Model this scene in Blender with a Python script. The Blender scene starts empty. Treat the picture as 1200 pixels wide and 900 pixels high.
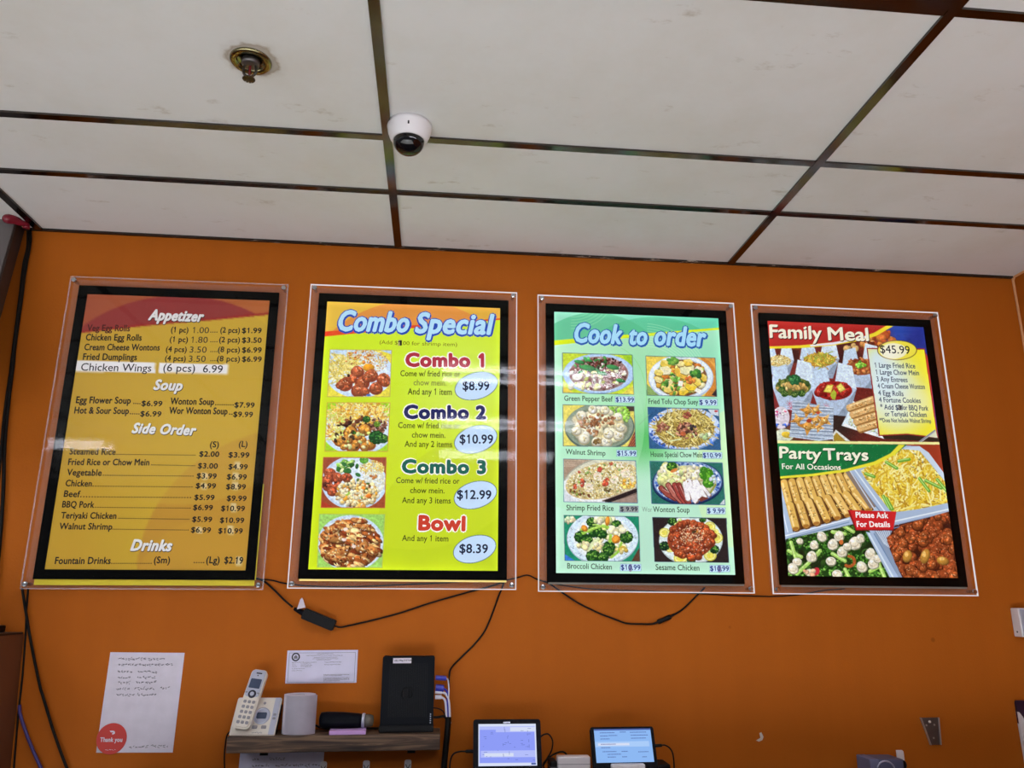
import bpy, bmesh, math, random
import numpy as np
from mathutils import Vector, Matrix

# ---------------------------------------------------------------- camera, world, exposure
scene = bpy.context.scene
COL = scene.collection
FLOOR_DROP = 1.5                       # the survey below counts heights from the camera's level; the floor is 1.5 m lower
F_PX, CAM = 923.861, Vector((0.4831, -2.6139, 0.0342 + FLOOR_DROP))
YAW, PITCH, ROLL = 0.0934, 0.2697, 0.0092
_fwd = Vector((math.sin(YAW) * math.cos(PITCH), math.cos(YAW) * math.cos(PITCH), math.sin(PITCH)))
_rt = Vector((math.cos(YAW), -math.sin(YAW), 0)); _up = _rt.cross(_fwd)
RT = _rt * math.cos(ROLL) + _up * math.sin(ROLL); UP = _up * math.cos(ROLL) - _rt * math.sin(ROLL)
cam_data = bpy.data.cameras.new('camera'); cam_data.sensor_width = 36; cam_data.lens = F_PX / 1200 * 36; cam_data.clip_start = .02
camera = bpy.data.objects.new('camera', cam_data); COL.objects.link(camera)
camera.matrix_world = Matrix((RT, UP, -_fwd)).transposed().to_4x4(); camera.location = CAM
scene.camera = camera

WORLD_STRENGTH, LAMP_STRENGTH, SIGN_STRENGTH, SUN_STRENGTH = 0.17, 26.0, 0.70, 19.0
world = bpy.data.worlds.new('world'); scene.world = world; world.use_nodes = True
bgn = world.node_tree.nodes['Background']; bgn.inputs[0].default_value = (.93, .95, 1, 1); bgn.inputs[1].default_value = WORLD_STRENGTH
sun_data = bpy.data.lights.new('sun', 'SUN'); sun_data.energy = SUN_STRENGTH; sun_data.angle = .01; sun_data.color = (.88, .94, 1)   # daylight added from an unseen opening behind; its floor bounce brightens the ceiling
sun = bpy.data.objects.new('sun', sun_data); COL.objects.link(sun); sun.rotation_euler = (math.radians(56), 0, math.radians(-8)); sun.location = (0, -9, 6)
vs = scene.view_settings; vs.view_transform = 'Standard'; vs.look = 'None'; vs.exposure = 0.0; vs.gamma = 1.0; vs.use_curve_mapping = False
scene.cycles.max_bounces = 8; scene.cycles.transparent_max_bounces = 16; scene.cycles.sample_clamp_indirect = 30.0; scene.cycles.use_adaptive_sampling = False

def at(px, py, Y):
    """survey: the point of the upright plane y = Y that the 1200 x 900 survey photograph shows at px, py"""
    d = _fwd * F_PX + RT * (px - 600) - UP * (py - 450)
    return CAM + d * ((Y - CAM.y) / d.y)
def at_z(px, py, Z):
    d = _fwd * F_PX + RT * (px - 600) - UP * (py - 450)
    return CAM + d * ((Z - CAM.z) / d.z)

# ---------------------------------------------------------------- materials
def lin(c):
    if isinstance(c, int): c = ((c >> 16 & 255) / 255, (c >> 8 & 255) / 255, (c & 255) / 255)
    return tuple(x / 12.92 if x <= .04045 else ((x + .055) / 1.055) ** 2.4 for x in c)
class NT:
    def __init__(s, name):
        s.m = bpy.data.materials.new(name); s.m.use_nodes = True; s.t = s.m.node_tree; s.n = s.t.nodes; s.out = s.n['Material Output']; s.b = s.n['Principled BSDF']
    def add(s, kind, **kw):
        n = s.n.new(kind)
        for k, v in kw.items():
            if k in n.inputs: n.inputs[k].default_value = v
            else: setattr(n, k, v)
        return n
    def link(s, a, ao, b, bi): s.t.links.new(a.outputs[ao], b.inputs[bi])
    def ramp(s, src, so, stops):
        r = s.n.new('ShaderNodeValToRGB'); e = r.color_ramp.elements
        while len(e) < len(stops): e.new(.5)
        for q, (p, c) in zip(e, stops): q.position = p; q.color = (*lin(c), 1) if not isinstance(c, float) else (c, c, c, 1)
        s.link(src, so, r, 'Fac'); return r
def mat(name, c, rough=.5, metal=0., emit=0., spec=.5, noise=0., nscale=40., bump=0., coat=0.):
    t = NT(name); b = t.b
    b.inputs['Base Color'].default_value = (*lin(c), 1); b.inputs['Roughness'].default_value = rough; b.inputs['Metallic'].default_value = metal
    b.inputs['Specular IOR Level'].default_value = spec; b.inputs['Coat Weight'].default_value = coat
    if emit: b.inputs['Emission Color'].default_value = (*lin(c), 1); b.inputs['Emission Strength'].default_value = emit
    if noise or bump:
        co = t.add('ShaderNodeTexCoord'); nz = t.add('ShaderNodeTexNoise', Scale=nscale, Detail=4.); t.link(co, 'Object', nz, 'Vector')
        if noise:
            l = np.array(lin(c)); r = t.ramp(nz, 'Fac', [(.3, 0.), (.7, 1.)])
            r.color_ramp.elements[0].color = (*np.clip(l * (1 - noise), 0, 1), 1); r.color_ramp.elements[1].color = (*np.clip(l * (1 + noise), 0, 1), 1)
            t.link(r, 'Color', b, 'Base Color')
        if bump:
            bp = t.add('ShaderNodeBump', Strength=bump, Distance=.002); t.link(nz, 'Fac', bp, 'Height'); t.link(bp, 'Normal', b, 'Normal')
    return t.m
M = {}; CEIL = 1.2524 + FLOOR_DROP
def wall_paint():
    t = NT('orange_wall_paint'); co = t.add('ShaderNodeTexCoord')
    n1 = t.add('ShaderNodeTexNoise', Scale=1.7, Detail=5., Roughness=.6); t.link(co, 'Object', n1, 'Vector')
    r = t.ramp(n1, 'Fac', [(.3, WALL_A), (.7, WALL_B)])
    mp = t.add('ShaderNodeMapping'); mp.inputs['Scale'].default_value = (9, 9, .7); t.link(co, 'Object', mp, 'Vector')
    n2 = t.add('ShaderNodeTexNoise', Scale=1.6, Detail=4.); t.link(mp, 'Vector', n2, 'Vector')     # faint roller streaks
    r2 = t.ramp(n2, 'Fac', [(.35, .975), (.65, 1.02)])
    mx = t.add('ShaderNodeMix', data_type='RGBA', blend_type='MULTIPLY'); mx.inputs[0].default_value = 1
    t.link(r, 'Color', mx, 6); t.link(r2, 'Color', mx, 7)
    vo = t.add('ShaderNodeTexVoronoi', Scale=3.2, Randomness=1.); t.link(co, 'Object', vo, 'Vector')  # small scuffs and nail dents
    r3 = t.ramp(vo, 'Distance', [(.018, .72), (.028, 1.)])
    m2 = t.add('ShaderNodeMix', data_type='RGBA', blend_type='MULTIPLY'); m2.inputs[0].default_value = 1
    t.link(mx, 2, m2, 6); t.link(r3, 'Color', m2, 7); t.link(m2, 2, t.b, 'Base Color')
    n3 = t.add('ShaderNodeTexNoise', Scale=140., Detail=3.); t.link(co, 'Object', n3, 'Vector')
    bp = t.add('ShaderNodeBump', Strength=.22, Distance=.002); t.link(n3, 'Fac', bp, 'Height'); t.link(bp, 'Normal', t.b, 'Normal')
    t.b.inputs['Roughness'].default_value = .6; t.b.inputs['Specular IOR Level'].default_value = .1
    return t.m
WALL_A, WALL_B = 0xAB5A16, 0xB15E18
def tile_mat():
    t = NT('old_ceiling_tile'); co = t.add('ShaderNodeTexCoord')
    n1 = t.add('ShaderNodeTexNoise', Scale=2.2, Detail=6., Roughness=.65); t.link(co, 'Object', n1, 'Vector')
    r = t.ramp(n1, 'Fac', [(.3, 0xD9D8D5), (.55, 0xE0E1E2), (.75, 0xE3E4E7)])
    mp = t.add('ShaderNodeMapping'); mp.inputs['Scale'].default_value = (5, 11, 1); t.link(co, 'Object', mp, 'Vector')
    n2 = t.add('ShaderNodeTexNoise', Scale=1.3, Detail=7., Roughness=.7); t.link(mp, 'Vector', n2, 'Vector')
    r2 = t.ramp(n2, 'Fac', [(.62, 0.), (.74, 1.)])                      # grey-brown rub marks and old damp
    mx = t.add('ShaderNodeMix', data_type='RGBA'); mx.inputs[7].default_value = (*lin(0xA79C8A), 1)
    sc = t.add('ShaderNodeMath', operation='MULTIPLY'); sc.inputs[1].default_value = .55; t.link(r2, 'Color', sc, 0)
    t.link(sc, 'Value', mx, 0); t.link(r, 'Color', mx, 6)
    ds = t.add('ShaderNodeVectorMath', operation='DISTANCE'); ds.inputs[1].default_value = (.0185, -.985, CEIL); t.link(co, 'Object', ds, 0)   # brown damp ring round the sprinkler
    n4 = t.add('ShaderNodeTexNoise', Scale=22., Detail=4.); t.link(co, 'Object', n4, 'Vector')
    ad = t.add('ShaderNodeMath', operation='MULTIPLY_ADD'); ad.inputs[1].default_value = .05; t.link(n4, 'Fac', ad, 0); t.link(ds, 'Value', ad, 2)
    r4 = t.ramp(ad, 'Value', [(.072, .6), (.079, .8), (.084, .15), (.10, 0.)])
    m4 = t.add('ShaderNodeMix', data_type='RGBA'); m4.inputs[7].default_value = (*lin(0x9A8A76), 1); t.link(r4, 'Color', m4, 0); t.link(mx, 2, m4, 6); t.link(m4, 2, t.b, 'Base Color')
    bp = t.add('ShaderNodeBump', Strength=.15, Distance=.003); t.link(n2, 'Fac', bp, 'Height'); t.link(bp, 'Normal', t.b, 'Normal')
    t.b.inputs['Roughness'].default_value = .9; t.b.inputs['Specular IOR Level'].default_value = .1
    return t.m
def clear_sheet(name, ior, haze):
    """clear acrylic: looks straight through, mirrors the room by Fresnel, a trace of milky scatter"""
    t = NT(name); t.n.remove(t.b)
    tr = t.add('ShaderNodeBsdfTransparent'); gl = t.add('ShaderNodeBsdfGlossy', Roughness=.038); df = t.add('ShaderNodeBsdfDiffuse'); df.inputs[0].default_value = (.86, .86, .9, 1)
    fr = t.add('ShaderNodeFresnel', IOR=ior); ge = t.add('ShaderNodeNewGeometry')
    inv = t.add('ShaderNodeMath', operation='SUBTRACT'); inv.inputs[0].default_value = 1; t.link(ge, 'Backfacing', inv, 1)
    mu = t.add('ShaderNodeMath', operation='MULTIPLY'); t.link(fr, 'Fac', mu, 0); t.link(inv, 'Value', mu, 1)
    m0 = t.add('ShaderNodeMixShader'); m0.inputs[0].default_value = haze; t.link(tr, 0, m0, 1); t.link(df, 0, m0, 2)
    m1 = t.add('ShaderNodeMixShader'); t.link(mu, 'Value', m1, 0); t.link(m0, 0, m1, 1); t.link(gl, 0, m1, 2); t.link(m1, 0, t.out, 'Surface')
    return t.m
def print_mat(name, strength, rough=.6):
    """ink on a sheet: colour attribute; a back-lit print gives that colour off as light"""
    t = NT(name); at_ = t.add('ShaderNodeAttribute', attribute_name='ink')
    t.b.inputs['Roughness'].default_value = rough; t.b.inputs['Specular IOR Level'].default_value = .05 if strength else .25
    if strength:                                           # translucent film: takes up part of the room's light, gives off its own
        dm = t.add('ShaderNodeMix', data_type='RGBA', blend_type='MULTIPLY'); dm.inputs[0].default_value = 1; dm.inputs[7].default_value = (.42, .42, .42, 1); t.link(at_, 'Color', dm, 6); t.link(dm, 2, t.b, 'Base Color')
        t.link(at_, 'Color', t.b, 'Emission Color'); t.b.inputs['Emission Strength'].default_value = strength
    else: t.link(at_, 'Color', t.b, 'Base Color')
    return t.m
def wood_mat():
    t = NT('dark_stained_pine'); co = t.add('ShaderNodeTexCoord')
    mp = t.add('ShaderNodeMapping'); mp.inputs['Scale'].default_value = (2.2, 26, 26); t.link(co, 'Object', mp, 'Vector')
    n = t.add('ShaderNodeTexNoise', Scale=1.4, Detail=6., Distortion=1.6); t.link(mp, 'Vector', n, 'Vector')
    r = t.ramp(n, 'Fac', [(.30, 0x241814), (.47, 0x4A362A), (.56, 0x7A6048), (.64, 0x3A281F), (.75, 0x5A4434)]); t.link(r, 'Color', t.b, 'Base Color')
    vo = t.add('ShaderNodeTexWave', wave_type='RINGS', rings_direction='Y'); vo.inputs['Scale'].default_value = 30; vo.inputs['Distortion'].default_value = 6
    bp = t.add('ShaderNodeBump', Strength=.3, Distance=.002); t.link(n, 'Fac', bp, 'Height'); t.link(bp, 'Normal', t.b, 'Normal'); t.n.remove(vo)
    t.b.inputs['Roughness'].default_value = .6
    return t.m
def trim_mat():
    t = NT('black_edge_with_chipped_paint'); co = t.add('ShaderNodeTexCoord'); mp = t.add('ShaderNodeMapping'); mp.inputs['Scale'].default_value = (14, 60, 60); t.link(co, 'Object', mp, 'Vector')
    n = t.add('ShaderNodeTexNoise', Scale=1., Detail=5., Roughness=.7); t.link(mp, 'Vector', n, 'Vector')
    r = t.ramp(n, 'Fac', [(.6, 0x17100E), (.66, 0xB9A99C)]); t.link(r, 'Color', t.b, 'Base Color'); t.b.inputs['Roughness'].default_value = .5
    return t.m
M.update(wall=wall_paint(), tile=tile_mat(), wood=wood_mat(), edge=trim_mat(),
    grid=mat('dark_bronze_grid_metal', 0x5A5450, .14, 1.), quarry=mat('added_dark_floor', 0x4A3F3C, .6, noise=.15, nscale=5), floor=mat('beige_floor_tile', 0xD3CFC8, .5, noise=.08, nscale=3),
    black=mat('black_plastic', 0x0C0C10, .5, spec=.2, noise=.15, nscale=60), satin=mat('satin_black_plastic', 0x070A13, .45, spec=.1), bulb=mat('dark_red_bulb', 0x6A1416, .15), frame=mat('black_sign_frame', 0x030303, .6, spec=.0), cord=mat('black_cord_rubber', 0x090707, .55, spec=.2),
    white=mat('white_plastic', 0xE2DEE2, .4), cream=mat('pearl_plastic', 0xDDD6CC, .35), silver=mat('silver_plastic', 0xB4B8CC, .3, .3), chrome=mat('chrome', 0xC8C8CC, .15, 1.),
    brass=mat('worn_brass', 0x8E8664, .22, 1.), bronze=mat('dark_bronze', 0x5A544E, .35, 1.), glassdark=mat('smoked_dome', 0x08080C, .06, 0, spec=.5), lens=mat('lens_black', 0x1A1410, .2),
    paper=mat('white_paper', 0xD6D0DE, .85, spec=.1, noise=.05, nscale=25), paper2=mat('bluish_paper', 0xD4D2EA, .85, spec=.1, noise=.04, nscale=25), ink=mat('grey_ink', 0x76747F, .8), inkd=mat('dark_ink', 0x2C2C3A, .8), red=mat('red_sticker', 0xC3281E, .5), redplastic=mat('red_plastic', 0x7E152A, .35),
    pink=mat('lilac_paper', 0xC9A0DC, .8), blue=mat('blue_cable', 0x2A2FA6, .4), purple=mat('purple_cable', 0x392C72, .45), whitecord=mat('white_cable', 0xD8D8E6, .45), steel=mat('galvanised_steel', 0x6E6A6A, .4, .85, noise=.1), steeledge=mat('bright_steel_edge', 0xB8B2AE, .35, .6),
    greybox=mat('blue_grey_plastic', 0x4E5470, .5), brown=mat('brown_laminate', 0x6A3F26, .55, noise=.12, nscale=6), greypanel=mat('grey_panel', 0x655F5E, .6, noise=.05, nscale=8), darkbrown=mat('dark_brown_edge', 0x33221B, .6, noise=.1), lamp=None,
    acrylic=clear_sheet('clear_acrylic', 1.31, .001), acrylicback=clear_sheet('hazy_acrylic', 1.02, .04), screenblack=mat('tablet_glass', 0x0C0E16, .12), chip=mat('bare_plaster', 0xD9CFC6, .9), counter=mat('dark_counter', 0x2A2420, .3),
    core=mat('shaded_brown_card', 0x2E2018, .8), key=mat('grey_key', 0x8E8C94, .4), lcd=mat('grey_display', 0x3A4660, .25), clear=mat('smoky_clear_plastic', 0x5A564E, .15), yellowedge=mat('yellow_sheet_edge', 0xD8C41E, .6), sheetglow=mat('lit_sheet_edge', 0xD8C070, .5, emit=.75), greyedge=mat('grey_sheet_edge', 0x8A8478, .5), caulk=mat('pale_caulk', 0xD69A6A, .7))
def emission(name, c, k):
    t = NT(name); e = t.add('ShaderNodeEmission', Strength=k); e.inputs[0].default_value = (*lin(c), 1); t.n.remove(t.b); t.link(e, 0, t.out, 'Surface'); return t.m
M['lamp'] = emission('fluorescent_diffuser', 0xF4F6FF, LAMP_STRENGTH)
M['edgeglow'] = emission('edge_lit_acrylic', 0xF0E9E9, .88)
M['edgedull'] = clear_sheet('acrylic_edge', 1.3, .22)

# ---------------------------------------------------------------- mesh helpers
def obj(name, bm, m, parent=None, loc=None, smooth=False):
    me = bpy.data.meshes.new(name); bm.to_mesh(me); bm.free()
    for x in (m if isinstance(m, (list, tuple)) else [m]): me.materials.append(x)
    if smooth: me.polygons.foreach_set('use_smooth', [True] * len(me.polygons))
    o = bpy.data.objects.new(name, me); COL.objects.link(o); o.parent = parent
    if loc is not None: o.location = loc
    return o
def tag(o, label, cat, group=None, kind=None):
    if label: o['label'] = label
    if cat: o['category'] = cat
    if group: o['group'] = group
    if kind: o['kind'] = kind
    return o
def struct(o): o['kind'] = 'structure'; return o
def thing(name, label, cat, loc=(0, 0, 0), rot=(0, 0, 0), group=None):
    o = bpy.data.objects.new(name, None); COL.objects.link(o); o.empty_display_size = .05; o.location = loc; o.rotation_euler = rot
    return tag(o, label, cat, group)
def box(bm, lo, hi, bev=0., mi=0, seg=2):
    lo, hi = Vector(lo), Vector(hi); r = bmesh.ops.create_cube(bm, size=1); vs_ = r['verts']
    for v in vs_: v.co = Vector(((lo.x + hi.x) / 2 + v.co.x * (hi.x - lo.x), (lo.y + hi.y) / 2 + v.co.y * (hi.y - lo.y), (lo.z + hi.z) / 2 + v.co.z * (hi.z - lo.z)))
    fs = {f for v in vs_ for f in v.link_faces}
    for f in fs: f.material_index = mi
    if bev:
        es = {e for v in vs_ for e in v.link_edges}
        r = bmesh.ops.bevel(bm, geom=list(es), offset=bev, segments=seg, affect='EDGES', profile=.5)
        for f in r['faces']: f.material_index = mi
    return bm
def prism(bm, pts, y0, y1, bev=0., mi=0):
    """outline in the x-z plane given depth along y"""
    a = [bm.verts.new((x, y0, z)) for x, z in pts]; b = [bm.verts.new((x, y1, z)) for x, z in pts]; n = len(pts)
    fs = [bm.faces.new(a), bm.faces.new(b[::-1])] + [bm.faces.new((a[i], b[i], b[(i + 1) % n], a[(i + 1) % n])) for i in range(n)]
    for f in fs: f.material_index = mi
    bmesh.ops.recalc_face_normals(bm, faces=fs)
    if bev:
        es = {e for f in fs[:2] for e in f.edges}; r = bmesh.ops.bevel(bm, geom=list(es), offset=bev, segments=2, affect='EDGES')
        for f in r['faces']: f.material_index = mi
    return bm
def rrect(x0, z0, x1, z1, r, n=5):
    out = []
    for cx, cz, a in ((x1 - r, z1 - r, 0), (x0 + r, z1 - r, 90), (x0 + r, z0 + r, 180), (x1 - r, z0 + r, 270)):
        for i in range(n + 1): t = math.radians(a + 90 * i / n); out.append((cx + r * math.cos(t), cz + r * math.sin(t)))
    return out
def lathe(bm, prof, axis='z', n=32, o=(0, 0, 0), mi=0):
    """profile of (radius, height) turned round an axis through o"""
    o = Vector(o); rings = []
    for r, h in prof:
        row = []
        for i in range(n):
            t = 2 * math.pi * i / n; a, b = r * math.cos(t), r * math.sin(t)
            row.append(bm.verts.new(o + Vector({'z': (a, b, h), 'y': (a, h, b), 'x': (h, a, b)}[axis])))
        rings.append(row)
    fs = []
    for p, q in zip(rings, rings[1:]):
        for i in range(n): fs.append(bm.faces.new((p[i], p[(i + 1) % n], q[(i + 1) % n], q[i])))
    fs.append(bm.faces.new(rings[0])); fs.append(bm.faces.new(rings[-1]))
    for f in fs: f.material_index = mi
    bmesh.ops.recalc_face_normals(bm, faces=fs); return bm
def smooth_path(pts, k=6):
    p = [Vector(q) for q in pts]; p = [p[0] * 2 - p[1]] + p + [p[-1] * 2 - p[-2]]; out = []
    for i in range(1, len(p) - 2):
        a, b, c, d = p[i - 1:i + 3]
        for j in range(k):
            t = j / k; out.append(.5 * ((2 * b) + (c - a) * t + (2 * a - 5 * b + 4 * c - d) * t * t + (3 * b - a - 3 * c + d) * t ** 3))
    return out + [p[-2]]
def tube(bm, pts, r, n=10, mi=0, smooth=True):
    p = smooth_path(pts) if smooth else [Vector(q) for q in pts]; rows = []; up = None
    for i, q in enumerate(p):
        d = (p[min(i + 1, len(p) - 1)] - p[max(i - 1, 0)]).normalized()
        if up is None: up = d.orthogonal().normalized()
        up = (up - d * up.dot(d)).normalized(); s = d.cross(up); rr = r(i / (len(p) - 1)) if callable(r) else r
        rows.append([bm.verts.new(q + (up * math.cos(6.2832 * j / n) + s * math.sin(6.2832 * j / n)) * rr) for j in range(n)])
    fs = [bm.faces.new((a[j], a[(j + 1) % n], b[(j + 1) % n], b[j])) for a, b in zip(rows, rows[1:]) for j in range(n)]
    fs += [bm.faces.new(rows[0][::-1]), bm.faces.new(rows[-1])]
    for f in fs: f.material_index = mi
    bmesh.ops.recalc_face_normals(bm, faces=fs); return bm
B = bmesh.new

# ---------------------------------------------------------------- lettering: outlines of the built-in typeface as meshes
_glyph = {}
def load_glyphs(chars):
    chars = sorted(set(chars) - set(_glyph) - {' '}); tmp = []
    def fo(body):
        cu = bpy.data.curves.new('glyph', 'FONT'); cu.body = body; cu.size = 1; cu.resolution_u = 3; o = bpy.data.objects.new('glyph', cu); COL.objects.link(o); tmp.append(o); return o
    need = {c: (fo(c), fo(c + '|')) for c in chars}; bar = fo('|'); sp = fo(' |'); bpy.context.view_layer.update(); dg = bpy.context.evaluated_depsgraph_get()
    def arr(o):
        e = o.evaluated_get(dg); me = e.to_mesh(); v = np.zeros(len(me.vertices) * 3); me.vertices.foreach_get('co', v); f = [tuple(q.vertices) for q in me.polygons]; e.to_mesh_clear(); return v.reshape(-1, 3)[:, :2].copy(), f
    bx = arr(bar)[0][:, 0].max(); _glyph[' '] = (np.zeros((0, 2)), [], arr(sp)[0][:, 0].max() - bx)
    for c, (a, b) in need.items():
        v, f = arr(a); _glyph[c] = (v, f, arr(b)[0][:, 0].max() - bx)
    for o in tmp: cu = o.data; bpy.data.objects.remove(o); bpy.data.curves.remove(cu)
    if '1' in _glyph and '2' in _glyph:                    # a figure one with a flag, as on the price stickers
        h = _glyph['2'][0][:, 1].max(); w = .075; x = .22; adv = _glyph['2'][2]
        _glyph['1'] = (np.array([(x, 0), (x + w, 0), (x + w, h), (x + .012, h), (x - .115, h - .14), (x - .115, h - .205), (x, h - .145)]), [(0, 1, 6), (1, 2, 6), (2, 3, 6), (3, 4, 6), (4, 5, 6)], adv)
def letter(body, x0, z0, x1, z1, cap, bold=0., shear=0., nib=None, mono=False):
    """vertices (x, z) and faces of a line whose baseline runs from (x0, z0) to (x1, z1); z grows upwards"""
    load_glyphs(body + '12H'); hh = _glyph['H'][0][:, 1].max(); pen = 0.; V = []; Fc = []; n = 0
    for c in body:
        v, f, adv = _glyph[c]
        if len(v): V.append(v + (pen, 0)); Fc += [tuple(i + n for i in q) for q in f]; n += len(v)
        pen += adv + bold * .8
    if not V: return np.zeros((0, 3)), []
    v = np.concatenate(V); L = math.hypot(x1 - x0, z1 - z0); v[:, 0] -= v[:, 0].min()
    ky = cap / hh; kx = L / v[:, 0].max()
    v = np.c_[v[:, 0] * kx + v[:, 1] * ky * shear, v[:, 1] * ky]
    c, s = (x1 - x0) / L, (z1 - z0) / L; v = np.c_[x0 + v[:, 0] * c - v[:, 1] * s, z0 + v[:, 0] * s + v[:, 1] * c]
    if bold or nib:
        offs = [(0, 0)] + [(bold * ky * math.cos(t), bold * ky * math.sin(t)) for t in np.linspace(0, 6.283, 9)[:-1]]
        if nib: offs = [(a + k * nib[0] * ky * math.cos(nib[1]), b + k * nib[0] * ky * math.sin(nib[1])) for a, b in offs[::2] for k in (-1, -.33, .33, 1)]
        v0, f0 = v, Fc; v = np.concatenate([np.c_[v0 + o, np.full(len(v0), k * 8e-6)] for k, o in enumerate(offs)]); Fc = [tuple(i + k * len(v0) for i in q) for k in range(len(offs)) for q in f0]
    return (v if v.shape[1] == 3 else np.c_[v, np.zeros(len(v))]), Fc
# ---------------------------------------------------------------- the room
X0, DX = 0.3157, 1.2192                       # ceiling grid: one runner at X0, the others four feet apart
ROWS = [0, .401, .701, 1.3076] + [1.3076 + .6096 * i for i in range(1, 9)]
XL, XR, YB = -4.6, 2.655, -ROWS[-1]
bm = box(B(), (XL, YB, -.1), (XR + .1, -2.3, 0)); box(bm, (XL, -2.3, -.1), (XR + .1, .1, 0), mi=1); struct(obj('floor', bm, [M['floor'], M['quarry']]))  # unseen dark zone before the wall, added to cut light bounced upward
struct(obj('wall_back', box(B(), (XL, 0, 0), (XR + .12, .12, CEIL)), M['wall']))
struct(obj('wall_right', box(B(), (XR, -3.2, 0), (XR + .12, 0, CEIL)), M['wall']))
struct(obj('ceiling', box(B(), (XL, YB, CEIL), (XR + .12, .12, CEIL + .05)), M['tile']))
LAMPS = [(X0, 3), (X0, 5), (X0, 7), (X0 - 3 * DX, 3), (X0 - 3 * DX, 5), (X0 - 3 * DX, 7)]
bm = B()
for i in range(-4, 3):
    x = X0 + i * DX
    if XL < x < XR: box(bm, (x - .0125, YB, CEIL - .007), (x + .0125, -.012, CEIL))
for k, d in enumerate(ROWS[1:]): box(bm, (XL, -d - .0115, CEIL - .006), (XR, -d + .0115, CEIL + .001))
struct(obj('ceiling_grid', bm, M['grid']))
bm = B(); box(bm, (XL, -.013, CEIL - .0065), (XR, 0, CEIL)); struct(obj('trim_1', bm, M['edge']))
bm = B(); tube(bm, [(XR - .003, -.004, 0), (XR - .003, -.004, CEIL - .04), (XR - .003, -.004, CEIL - .018), (XR - .003, -.016, CEIL - .004), (XR - .003, -.06, CEIL - .003), (XR - .003, -1.2, CEIL - .003)], .0045, 8); struct(obj('trim_2', bm, M['caulk']))
# recessed fluorescent fittings behind the photographer; the acrylic fronts of the boards mirror them
for i, (x, k) in enumerate(LAMPS):
    d0, d1 = ROWS[k], ROWS[k + 1]
    w = ['on the nearest right hand row', 'second from the menu wall on the right hand row', 'farthest back on the right hand row', 'on the nearest left hand row', 'second from the menu wall on the left hand row', 'farthest back on the left hand row'][i]
    t = thing('ceiling_light', 'recessed fluorescent ceiling light ' + w, 'ceiling light', (x + DX / 2, -(d0 + d1) / 2, CEIL), group='ceiling lights')
    a, b = DX / 2 - .014, (d1 - d0) / 2 - .013
    bm = B(); box(bm, (-a, -b, -.012), (a, -b + .05, 0)); box(bm, (-a, b - .05, -.012), (a, b, 0)); box(bm, (-a, -b + .05, -.012), (-a + .05, b - .05, 0)); box(bm, (a - .05, -b + .05, -.012), (a, b - .05, 0))
    obj('fixture_frame', bm, M['grid'], t)
    bm = B(); box(bm, (-a + .05, -b + .05, -.006), (a - .05, b - .05, -.001)); obj('reflector', bm, M['white'], t)
    for sy in (-1, 1):
        bm = B(); tube(bm, [(-a + .16, sy * .105, -.026), (a - .06, sy * .105, -.026)], .019, 12, smooth=False)
        for v in bm.verts: v.co.z = max(v.co.z * .6 - .008, -.05)
        obj('fluorescent_tube', bm, M['lamp'], t)
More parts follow.
